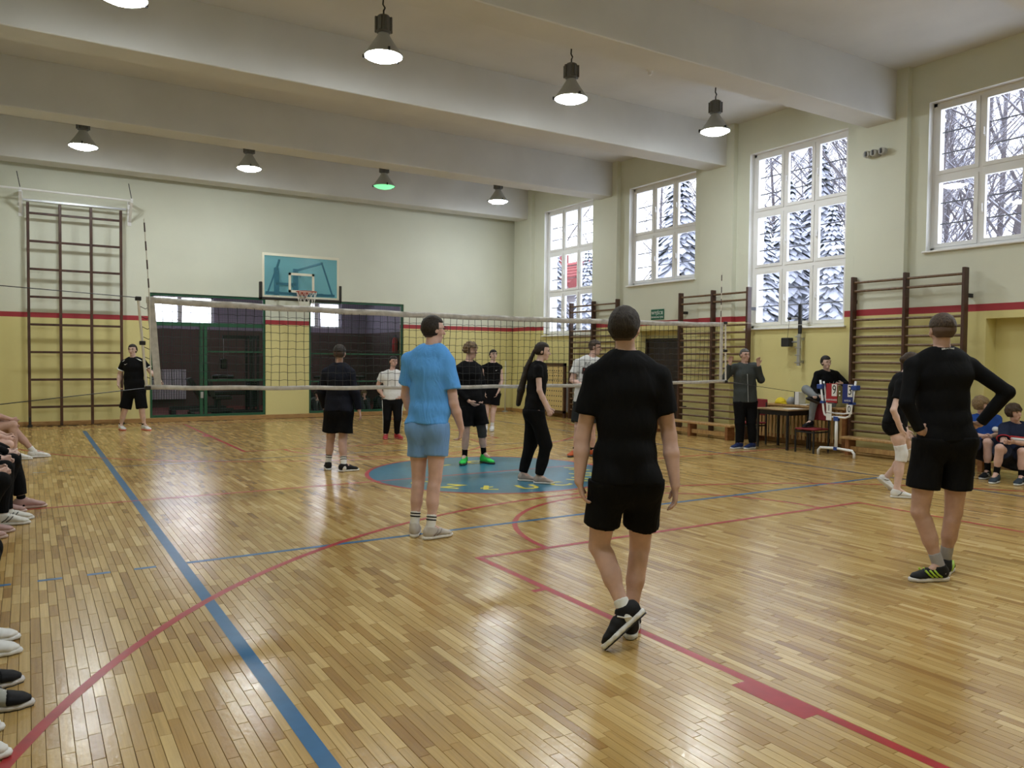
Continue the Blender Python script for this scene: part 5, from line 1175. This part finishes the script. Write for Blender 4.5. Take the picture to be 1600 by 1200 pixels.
CAST = {
 'front': ('dark haired man in black t-shirt and shorts walking away in the foreground', B_(hair='short', haircol='dark', skin='a', face=False, curl=.5, top=blk(hem=-.04, sleeve=.62, loose=.015, box=.88, amp=.005), bottom=blk(kind='shorts', hem=.70, loose=.018, flare=.014), socks=B_(col=WHITE, h=.05), shoes=B_(col=(.016,.016,.018), sole=(.70,.70,.70), out=(.02,.02,.022), stripe=(.75,.75,.75), nstripe=1)), .0072),
 'blue': ('tall man with glasses in bright blue t-shirt and pale blue shorts', B_(hair='short', haircol='dark', skin='a', curl=1.1, glasses=True, top=B_(col=(.11,.37,.86), hem=.01, sleeve=.66, loose=.018, box=.94, amp=.007, cuff=.018, fold=.6), bottom=B_(col=(.17,.33,.62), kind='shorts', hem=.58, loose=.018, flare=.012), socks=B_(col=WHITE, h=.11, stripes=True), shoes=B_(col=(.50,.46,.42), sole=(.66,.63,.58), stripe=(.25,.2,.18), nstripe=2, lace=(.6,.58,.55))), .008),
 'longsleeve': ('broad shouldered man in black long sleeves standing hands on hips at right', B_(hair='fade', haircol='brown', skin='b', face=False, curl=.35, build=1.02, top=blk(name='long_sleeve_shirt', hem=-.03, sleeve=1.97, loose=.009, box=.84, amp=.0018, fold=.2), bottom=blk(kind='shorts', hem=.68, loose=.020, flare=.018), socks=B_(col=(.36,.35,.37), h=.10), shoes=B_(col=(.018,.019,.022), sole=(.74,.72,.74), out=(.03,.03,.03), stripe=(.42,.62,.05), sw=.008, nstripe=3, lace=(.42,.62,.05))), .0072),
 'hoodie': ('man in dark navy sweatshirt and black shorts seen from behind the net', B_(hair='fade', haircol='dark', skin='b', face=False, top=B_(col=(.011,.012,.019), name='sweatshirt', hem=-.02, sleeve=1.96, loose=.024, box=.98, amp=.006), bottom=blk(kind='shorts', hem=.82, loose=.03, flare=.03), socks=B_(col=WHITE, h=.13, stripes=True), shoes=B_(col=(.016,.016,.018), sole=WHITE)), .0092),
 'whiteT': ('short haired man in white t-shirt and black track trousers beyond the net', B_(hair='fade', haircol='black', skin='a', scale=.92, build=1.06, top=B_(col=(.70,.70,.70), hem=.0, sleeve=.5, loose=.012, box=.92), bottom=blk(kind='pants', loose=.016), shoes=B_(col=(.36,.035,.035), sole=(.45,.1,.1))), .011),
 'green': ('curly haired player in black long sleeves wearing bright green shoes', B_(hair='curly', haircol='light', skin='a', top=blk(name='long_sleeve_shirt', hem=-.05, sleeve=1.9, loose=.022, box=1.0), bottom=blk(kind='shorts', hem=.80, loose=.03, flare=.03), socks=blk(h=.14), shoes=B_(col=(.03,.55,.08), sole=(.02,.03,.02)), kneepads={'L': (.05,.05,.05)}), .0098),
 'sleeveless': ('dark haired player in black sleeveless top standing near the far corner', B_(hair='short', haircol='black', skin='c', top=blk(name='tank_top', hem=-.04, sleeve=0, loose=.014, box=.9), bottom=blk(kind='shorts', hem=.62, loose=.028, flare=.03), socks=B_(col=WHITE, h=.1), shoes=B_(col=WHITE, sole=WHITE)), .011),
 'girl': ('girl in black with a long dark ponytail walking across the blue circle', B_(hair='long', haircol='dark', skin='c', fem=True, scale=.95, curl=1.0, pony=None, top=blk(hem=-.03, sleeve=.42, loose=.010, box=.82, amp=.003), bottom=blk(kind='pants', loose=.030, ankle=.5, amp=.006), shoes=B_(col=(.42,.35,.32), sole=(.72,.70,.68), size=.92)), .0092),
 'print': ('man in white printed t-shirt standing partly behind the foreground player', B_(hair='fade', haircol='brown', skin='a', top=B_(col=(.60,.60,.59), hem=-.05, sleeve=.62, loose=.02, box=.98), bottom=B_(col=(.02,.022,.022), kind='shorts', hem=.85, loose=.03, flare=.03), socks=blk(h=.05), shoes=B_(col=(.50,.10,.03), sole=(.05,.05,.05))), .0098),
 'ref': ('older man in grey zipped jacket raising both hands beside the net', B_(hair='buzz', haircol='grey', skin='b', build=1.08, curl=.5, top=B_(col=(.042,.048,.046), name='jacket', hem=-.07, sleeve=1.93, loose=.022, box=1.02, amp=.005, collar=(.012,.016,.04), collar_r=.02), bottom=blk(kind='pants', loose=.024), shoes=B_(col=(.012,.025,.10), sole=(.7,.7,.72))), .0098),
 'score': ('person in black sweater and grey trousers perched beside the scoreboard', B_(hair='short', haircol='black', skin='c', scale=.95, curl=.8, top=blk(name='sweater', hem=-.02, sleeve=1.95, loose=.02, box=.98), bottom=B_(col=(.20,.215,.225), kind='pants', loose=.014, ankle=.4), socks=blk(h=.06), shoes=B_(col=(.014,.014,.016), sole=(.03,.03,.03), size=.95)), .0098),
 'leftfar': ('player in black and white jersey standing by the climbing grid', B_(hair='short', haircol='dark', skin='c', curl=.9, top=blk(name='jersey', hem=-.05, sleeve=.62, loose=.018, box=.95), bottom=blk(kind='shorts', hem=.92, loose=.026, flare=.015), socks=blk(h=.03), shoes=B_(col=(.70,.70,.72), sole=(.75,.2,.18))), .011),
 'kneepad': ('girl in black with white knee pads stooping behind the long sleeved man', B_(hair='bun', haircol='brown', skin='c', fem=True, scale=.95, top=blk(hem=-.02, sleeve=.6, loose=.012, box=.86), bottom=blk(kind='shorts', hem=.32, loose=.006, flare=.0), shoes=B_(col=(.74,.74,.75), sole=(.74,.74,.74), stripe=(.03,.03,.03), nstripe=1, size=.92), kneepads={'L': (.72,.72,.73), 'R': (.72,.72,.73)}), .0092),
 'boyA': ('fair haired boy in royal blue shirt seated on the right hand bench', B_(hair='mop', haircol='fair', skin='a', scale=.93, curl=.8, top=B_(col=(.012,.055,.26), hem=-.02, sleeve=.75, loose=.02, box=.98), bottom=B_(col=(.012,.015,.03), kind='shorts', hem=.78, loose=.03, flare=.02), socks=blk(h=.14), shoes=B_(col=(.02,.022,.028), sole=(.6,.6,.62), stripe=(.6,.6,.6))), .0092),
 'boyB': ('brown haired boy in navy jersey with red and white trim on the bench', B_(hair='mop', haircol='brown', skin='a', scale=.93, curl=1.0, top=B_(col=(.012,.018,.045), name='jersey', hem=-.02, sleeve=.7, loose=.02, box=.98, collar=(.35,.02,.03), sleeve_trim=(.40,.03,.04)), bottom=B_(col=(.012,.015,.03), kind='shorts', hem=.78, loose=.03, flare=.02), socks=blk(h=.14), shoes=B_(col=(.03,.045,.065), sole=(.6,.62,.62))), .0092),
}
INFO = {}
for key, (label, cfg, hres) in CAST.items():
    root, face, J = POSES[key]
    if cfg.get('hair') == 'long':
        hd = np.array(J['head'])+np.array(root); cfg['pony'] = hd+np.array([-.26,.16,-.68])
    for s in 'LR':                      # palms
        if key == 'longsleeve': cfg['palm'+s] = (.528,.85,0)
        if key in ('ref',): cfg['palm'+s] = (-.45,-.85,.2)
    INFO[key] = person(key, root, J, face, label, cfg, h=hres)

# seated figures: built from a generic seated pose turned to the wanted heading
def seated(key, x, y, heading, label, cfg, lean=.35, seat=.45, feet=((.42,-.10),(.42,.10)), hands=None, h=.0125, floor_sit=False, group=None):
    s = cfg.get('scale', 1.0); R = rz(heading)          # local frame: +x is the way the person faces, +y is the left
    hip = seat+.07
    n_ = np.array([.50*math.sin(lean), 0, hip+.50*math.cos(lean)])*1.0
    J = {}
    J['hipL'] = (0,.09,hip); J['hipR'] = (0,-.09,hip); J['neck'] = tuple(n_); J['shL'] = (n_[0]-.01,.18,n_[2]-.07); J['shR'] = (n_[0]-.01,-.18,n_[2]-.07)
    J['head'] = (n_[0]+.07, 0, n_[2]+.145)
    for sd, (fx, fy), sg in (('R', feet[0], -1), ('L', feet[1], 1)):
        an = np.array([fx, fy, .10]); hp = np.array(J['hip'+sd])
        d = an-hp; D = np.linalg.norm(d); l1, l2 = .43, .43; D = min(D, l1+l2-.01); a = (l1*l1-l2*l2+D*D)/(2*D); hh = math.sqrt(max(l1*l1-a*a, 0)); dn = d/np.linalg.norm(d)
        pole = np.array([.6, .05*sg, 1.0]); pole = pole-(pole@dn)*dn; pole /= np.linalg.norm(pole)
        J['kn'+sd] = tuple(hp+dn*a+pole*hh); J['an'+sd] = tuple(hp+dn*D); J['he'+sd] = (fx-.06, fy, 0); J['to'+sd] = (fx+.2, fy+.03*sg, 0)
        k = np.array(J['kn'+sd]); J['wr'+sd] = tuple(k+np.array([-.03, -.06*sg, .08])); J['ha'+sd] = tuple(k+np.array([.05, -.11*sg, .04]))
        shp = np.array(J['sh'+sd]); wr = np.array(J['wr'+sd]); m_ = (shp+wr)/2; J['el'+sd] = tuple(m_+np.array([-.03, .10*sg, -.06]))
    J = {k: R@np.array(v)*s for k, v in J.items()}
    return person(key, (x, y, 0), J, R@np.array([1,0,-.12]), label, cfg, group, h)
WS = B_(col=WHITE, sole=WHITE)
SPEC = [
 ('s1', -1.60, 4.55, 0, 'farthest spectator on the left bench, bare legged in white trainers', B_(hair='short', haircol='black', skin='b', top=B_(col=(.03,.03,.035), sleeve=.6), bottom=blk(kind='shorts', hem=.45), socks=B_(col=WHITE, h=.08), shoes=WS), ((.44,-.10),(.68,.08)), .05),
 ('s2', -1.62, 2.10, 0, 'bare kneed spectator second from the far end of the left bench', B_(hair='short', haircol='brown', skin='a', top=B_(col=(.05,.05,.06), sleeve=.6), bottom=blk(kind='shorts', hem=.6), socks=B_(col=WHITE, h=.06), shoes=WS), ((.22,-.10),(.26,.10)), .02),
 ('s3', -1.55, .02, 0, 'spectator in black trousers and dusty pink shoes with one foot forward', B_(hair='long', haircol='dark', skin='c', fem=True, pony=(-1.75,.05,.75), top=blk(sleeve=1.9), bottom=blk(kind='pants', hem=.9), socks=blk(h=.04), shoes=B_(col=(.42,.27,.25), sole=(.55,.42,.38))), ((.32,-.12),(.50,.06)), .3),
 ('s4', -1.60, -.62, 0, 'spectator in white and black trainers between two in pink shoes', B_(hair='short', haircol='brown', skin='a', top=blk(sleeve=1.9), bottom=blk(kind='pants'), socks=B_(col=WHITE, h=.06), shoes=B_(col=(.66,.65,.6), sole=(.7,.7,.68), stripe=(.03,.03,.03), nstripe=2, lace=(.1,.1,.1))), ((.40,-.13),(.43,.06)), .3),
 ('s5', -1.62, -1.22, 0, 'spectator whose single pink toe shows at the left edge', B_(hair='short', haircol='dark', skin='a', top=B_(col=(.1,.1,.12), sleeve=.6), bottom=blk(kind='pants'), shoes=B_(col=(.42,.27,.25), sole=(.55,.42,.38))), ((.25,-.10),(.30,.10)), .3),
 ('s6', -1.62, -4.32, 0, 'spectator in black sleeves and plain white trainers', B_(hair='short', haircol='brown', skin='b', top=blk(sleeve=1.9), bottom=blk(kind='pants'), socks=B_(col=WHITE, h=.06), shoes=WS), ((.37,-.12),(.36,.08)), .7),
 ('s7', -1.62, -5.05, 0, 'spectator in black trousers and grey trainers with black overlays', B_(hair='short', haircol='dark', skin='a', top=blk(sleeve=1.9), bottom=blk(kind='pants', loose=.03), socks=B_(col=WHITE, h=.05), shoes=B_(col=(.36,.37,.34), sole=(.62,.60,.60), out=(.03,.03,.03), stripe=(.012,.012,.014), sw=.010, nstripe=2, cap=(.012,.012,.014), lace=(.66,.6,.58))), ((.42,-.15),(.38,.12)), .4),
 ('s8', -1.64, -5.62, 0, 'nearest spectator, with chunky white shoes at the left edge', B_(hair='short', haircol='fair', skin='a', top=blk(sleeve=1.9), bottom=blk(kind='pants'), socks=B_(col=WHITE, h=.06), shoes=WS), ((.36,-.06),(.33,.16)), .3),
]
for (k, x, y, hd, lab, cfg, feet, lean) in SPEC: INFO[k] = seated(k, x, y, hd, lab, cfg, lean, .40, feet, group='spectators on the left bench')
GYM = [(5.75, 'person in grey hoodie sitting on the floor at the left behind the right mesh', (.16,.16,.17), 'brown'), (6.72, 'person in black sitting on the floor behind the dark sweatered player', (.02,.02,.022), 'dark'),
       (7.05, 'fair haired person in black sitting behind the right mesh', (.025,.022,.022), 'light'), (7.55, 'pale faced person in black sitting beside the white shirted man behind mesh', (.012,.012,.014), 'dark')]
for i, (x, lab, col, hcol) in enumerate(GYM):
    seated('g%d' % i, x, 11.66, -math.pi/2+.15*(i-1.5), lab, B_(hair='mop', haircol=hcol, skin='a', scale=.80, top=B_(col=col, name='hooded_top', sleeve=1.9, loose=.025), bottom=B_(col=(.03,.03,.035), kind='pants'), shoes=B_(col=(.45,.45,.42), sole=(.6,.6,.6))), .25, .0, ((.42,-.10),(.44,.10)), h=.0145, group='people sitting on the weight room floor')

# ------------------------------------------------------------------ prints and trims on clothing
def chest(key, side, a, b, txt, size, m, name='print', push=.0, sx=1.0, lift=.0):
    """flat lettering on the chest (side=1) or back (side=-1): a to the person's right, b up from the neck"""
    E, d = INFO[key]; o = d['J']['neck']+d['rt']*a+d['up']*b+d['fr']*side*push
    return text_obj(name, txt, size, m, E, o, d['rt']*(-side), d['up'], .004, sx)
chest('print', 1, .03, -.13, 'BEAU', .085, m_inkb, push=.176)
E, d = INFO['print']; o_ = d['J']['neck']-d['up']*.24+d['rt']*.03+d['fr']*.168
Rm = np.stack([-d['rt'], d['up'], d['fr']], 1)
MB().box((-.13,-.055,0), (.13,.055,.012), .002).xf(Rm, o_).build('print_panel', mat('dark_red_print', (.03,.01,.012), .7), E)
chest('print', 1, .03, -.24, 'WITH', .085, mat('red_print', (.50,.03,.03), .7), push=.184)
chest('longsleeve', -1, .0, -.005, 'PROZIS', .030, m_ink, push=.077)
def swoosh(parent, o, xd, yd, s, m, name='logo_mark'):
    n = np.cross(xd, yd); R_ = np.stack([xd, yd, n], 1)
    P_ = [(-.5,.05),(-.42,-.16),(-.25,-.22),(.5,.2),(-.2,-.08),(-.38,-.06)]
    return MB().prism([(x*s, y*s) for x, y in P_], -.004, .004).xf(R_, o).build(name, m, parent)
E, d = INFO['ref']; th = d['J']['knL']-d['J']['hipL']; swoosh(E, d['J']['hipL']+th*.18+d['fr']*.118, -d['rt'], d['up'], .10, m_ink)
MB().tube([d['J']['neck']+d['fr']*.10-d['up']*.04, d['J']['neck']+d['fr']*.172-d['up']*.2, d['mh']+d['fr']*.172-d['up']*.06], .006, 6).build('zip', m_steel, E)
E, d = INFO['leftfar']
for s in 'LR':
    sg = 1 if s == 'R' else -1; q = d['J']['sh'+s]; ua = d['J']['el'+s]-q
    MB().tube([d['J']['neck']+d['rt']*sg*.085+d['fr']*.07-d['up']*.02, q+d['fr']*.058+d['up']*.02, q+ua*.25+d['fr']*.062], .012, 6).build('shoulder_stripe', m_ink, E, True)
    c0 = q+ua*.58; n1 = U(np.cross(ua, d['up']+d['fr']*.3)); n2 = U(np.cross(ua, n1)); MB().tube([c0+.078*(math.cos(a)*n1+math.sin(a)*n2) for a in np.linspace(0, 2*math.pi, 17)[:-1]], .012, 6, closed=True).build('sleeve_band', m_ink, E, True)
swoosh(E, d['J']['neck']-d['up']*.14+d['rt']*.08+d['fr']*.162, -d['rt'], d['up'], .06, m_ink)
E, d = INFO['whiteT']
for s in 'LR':
    sg = 1 if s == 'R' else -1; MB().tube([d['J']['hip'+s]+d['rt']*sg*.105, d['J']['kn'+s]+d['rt']*sg*.075, d['J']['an'+s]+d['rt']*sg*.052], .010, 6).build('side_stripe', m_ink, E, True)
E, d = INFO['sleeveless']; swoosh(E, d['J']['neck']-d['up']*.16-d['rt']*.08+d['fr']*.14, -d['rt'], d['up'], .05, m_ink)
E, d = INFO['boyA']; MB().ell(d['J']['neck']-d['up']*.2-d['rt']*.07+d['fr']*.14, (.05,.05,.04), 10, 6).build('crest', m_ink, E, True)
E, d = INFO['boyB']; MB().tube([d['J']['neck']-d['up']*.2-d['rt']*.17+d['fr']*.09, d['J']['neck']-d['up']*.22+d['fr']*.155, d['J']['neck']-d['up']*.2+d['rt']*.17+d['fr']*.09], .022, 6).build('chest_band', m_ink, E, True)
MB().tube([d['J']['neck']-d['up']*.17-d['rt']*.17+d['fr']*.09, d['J']['neck']-d['up']*.19+d['fr']*.152, d['J']['neck']-d['up']*.17+d['rt']*.17+d['fr']*.09], .012, 6).build('chest_piping', mat('red_print', (.50,.03,.03), .7), E, True)
E, d = INFO['score']; q = d['J']['neck']
MB().tube([q+d['rt']*.065-d['up']*.0, q+d['rt']*.05+d['fr']*.13-d['up']*.16, q+d['fr']*.165-d['up']*.34, q-d['rt']*.05+d['fr']*.13-d['up']*.16, q-d['rt']*.065], .006, 6).build('lanyard', mat('lanyard_cord', (.45,.40,.30), .8), E, True)
MB().box((-.02,-.03,-.008), (.02,.03,.008), .004).xf(None, q+d['fr']*.17-d['up']*.36).build('whistle', mat('whistle_yellow', (.6,.6,.1), .4), E)
E, d = INFO['girl']
# ================================================================== OUTDOORS (seen through the windows)
m_snow = mat('snow', (.82,.85,.90), .9, noise=.05, nscale=.6)
gmb = MB(); 
NX, NY = 34, 40
for j in range(NY+1):
    for i in range(NX+1):
        x = -12+i*3.2; y = -45+j*3.6
        inside = (x < 13.2 and y < 18)
        dx = max(0, x-13); dy = max(0, y-18); d_ = math.hypot(dx, dy)
        gmb.v.append((x, y, -.4+.05*math.sin(x*.7)+.07*math.sin(y*.5+x*.3)+ (min(d_, 60)/60)**1.5*5.5))
for j in range(NY):
    for i in range(NX):
        k = j*(NX+1)+i; gmb.f.append((k, k+1, k+NX+2, k+NX+1))
g_o = gmb.build('ground_snow', m_snow, smooth=True); struct(g_o)
def ground_z(x, y):
    d_ = math.hypot(max(0, x-13), max(0, y-18)); return -.4+(min(d_, 60)/60)**1.5*5.5

m_bark = snowy('snowy_bark', (.085,.072,.075), lo=.30, hi=.85); m_spruce = snowy('snowy_spruce', (.035,.05,.045), lo=-.15, hi=.4)
def bare_tree(seed, H):
    R = random.Random(seed); mb = MB()
    def branch(p, d, L_, r, lev):
        n = 4 if lev < 2 else 3; pts = [np.array(p)]; dd = np.array(d)
        for i in range(n):
            dd = dd+np.array([R.gauss(0,.10), R.gauss(0,.10), R.gauss(.03,.06)])*(1 if lev else .35); dd /= np.linalg.norm(dd)
            pts.append(pts[-1]+dd*L_/n)
        rs = [r*(1-.6*i/n) for i in range(n+1)]
        mb.tube(pts, rs, 6 if lev == 0 else (4 if lev == 1 else 3), caps=False)
        if lev >= 3: return
        kids = (20, 8, 6)[lev]
        for k in range(kids):
            t = (.28 if lev == 0 else .2)+(.72 if lev == 0 else .8)*(k+.5*R.random())/kids; i = min(int(t*n), n-1); f_ = t*n-i
            q = pts[i]*(1-f_)+pts[i+1]*f_
            a = R.random()*6.283; ax = np.array([math.cos(a), math.sin(a), 0]); up = .55+.5*R.random()
            nd = ax*.8+dd*up*.75+np.array([0,0,.15]); nd /= np.linalg.norm(nd)
            branch(q, nd, L_*R.uniform(.34,.5)*(1.1-.45*t if lev == 0 else 1), rs[i]*.45, lev+1)
    branch((0,0,-.3), (0,0,1), H, H*.0095, 0)
    return mb
def spruce(seed, H):
    R = random.Random(seed); mb = MB(); mb.tube([(0,0,-.2), (0,0,H)], [.16, .02], 6)
    z = H*.08
    while z < H*.98:
        rr = (1-z/H)**.85*H*.21; nb = max(6, int(24*(1-z/H)+7)); a0 = R.random()*6.3
        for k in range(nb):
            a = a0+6.283*k/nb+R.uniform(-.15,.15); l = rr*R.uniform(.75,1.15)+.12; w_ = l*.15+.03; ca, sa = math.cos(a), math.sin(a)
            dr = l*R.uniform(.25,.5); pz = (z, z+.04*l, z-.35*dr, z-dr)
            def P(t, s, zz): return (ca*t-sa*s, sa*t+ca*s, zz)
            mb.add([P(0,0,pz[0]), P(l*.4,w_*.7,pz[1]-.1*dr), P(l*.75,w_,pz[2]-.2*dr), P(l,0,pz[3]), P(l*.75,-w_,pz[2]-.2*dr), P(l*.4,-w_*.7,pz[1]-.1*dr), P(l*.5,0,pz[1]+.05)],
                   [(0,1,6),(1,2,6),(2,3,6),(3,4,6),(4,5,6),(5,0,6)])
        z += H*.016+.05
    return mb
bt = [bare_tree(s, h).mesh('bare_tree', m_bark, True) for s, h in ((1, 14.), (5, 17.), (9, 12.5), (13, 15.5))]
st = [spruce(s, h).mesh('spruce', m_spruce) for s, h in ((2, 9.), (4, 11.5), (6, 7.5))]
BT = [(24,2.0,0),(27,4.5,1),(22.5,4.2,2),(30,7.0,3),(25.5,7.2,1),(33,9.5,0),(28.5,10.0,2),(35,13.5,3),(31,14,1),(38,18,0),(34,19.5,2),(29,18,3),(41,24,1),(36,26,0),(31.5,.5,3),(37,5,2),(40,11,1),(44,16,3),(33,31,2),(28,34,1),(39,33,3),(26,.2,2),
      (46,8,0),(50,12,1),(48,18,2),(53,22,3),(49,27,1),(55,31,0),(46,33,3),(52,38,2),(44,40,1),(47,2,2),(52,6,3),(57,16,1),(42,29,0),(36,37,3),(45,22,0),(41,6,3),(38,14,1),
      (2.0,27,2),(5.5,25,0),(7.5,30,1),(10.5,26,2),(14,28,3),(-1,31,1)]
places = {}
for k, (x, y, i) in enumerate(BT):
    o = bpy.data.objects.new('bare_tree', bt[i]); o.location = (x, y, ground_z(x, y)); o.rotation_euler = (0,0,k*1.37); o.scale = (1+.1*math.sin(k*2.1),)*3; link(o)
    tag(o, 'bare leafless tree dusted with snow beyond the %s' % ('side windows' if y < 24.5 or x > 20 else 'weight room windows'), 'tree', 'bare trees outside the side windows' if y < 24.5 or x > 20 else 'bare trees outside the weight room')
SP = [(24.5,11.2,0),(28.5,12.8,1),(26.8,14.8,2),(24.2,9.0,2),(31.5,15.8,0),(31.0,22.0,0),(25.0,17.8,1),(23.5,22.8,2),(24.5,27.5,0),(34.5,24.5,2),(28.0,20.2,2),(37.0,28.5,0),(21.8,10.2,2)]
for k, (x, y, i) in enumerate(SP):
    o = bpy.data.objects.new('spruce', st[i]); o.location = (x, y, ground_z(x, y)-.1); o.rotation_euler = (0,0,k*.9); link(o)
    tag(o, 'dark green spruce laden with snow outside the side windows', 'tree', 'snowy spruces outside the side windows')
# neighbouring house with a red roof
m_hw = mat('house_render', (.40,.36,.36), .9, noise=.06); m_roof = mat('red_roof_tiles', (.24,.045,.045), .8, noise=.15, nscale=20); 
hx, hy, hz = 27.5, 30.5, ground_z(27.5, 30.5)
hs = empty('house', 'neighbouring house with red tiled roof seen through the farthest window', 'house', (hx, hy, hz))
MB().box((-2.2,-2.6,-.5), (2.2,2.6,4.9)).build('wall', m_hw, hs)
rf = MB(); rf.add([(-2.6,-3,4.7),(-2.6,3,4.7),(0,3,6.9),(0,-3,6.9),(2.6,-3,4.7),(2.6,3,4.7)], [(0,3,2,1),(3,4,5,2),(0,4,3),(1,2,5)])
ro = rf.build('roof', m_roof, hs)
for k in range(10):
    t = k/10; MB().bar((-2.6+2.6*t, -3.02, 4.73+2.2*t), (-2.6+2.6*t, 3.02, 4.73+2.2*t), .05, .05).build('tile_course', m_roof, ro)
m_dpane = mat('dark_pane', (.05,.06,.08), .1)
for zz in (.9, 3.1):
    for yy in (-1.3, 1.3):
        wo = MB().box((-2.26, yy-.5, zz), (-2.18, yy+.5, zz+1.2)).build('window', m_white, hs); MB().box((-2.28, yy-.4, zz+.1), (-2.255, yy+.4, zz+1.1)).build('pane', m_dpane, wo)
    for xx in (-1.0, 1.0):
        wo = MB().box((xx-.45, -2.66, zz), (xx+.45, -2.58, zz+1.2)).build('window', m_white, hs); MB().box((xx-.36, -2.68, zz+.1), (xx+.36, -2.655, zz+1.1)).build('pane', m_dpane, wo)
MB().box((.5,.9,5.0), (1.0,1.4,7.6)).build('chimney', m_roof, hs)
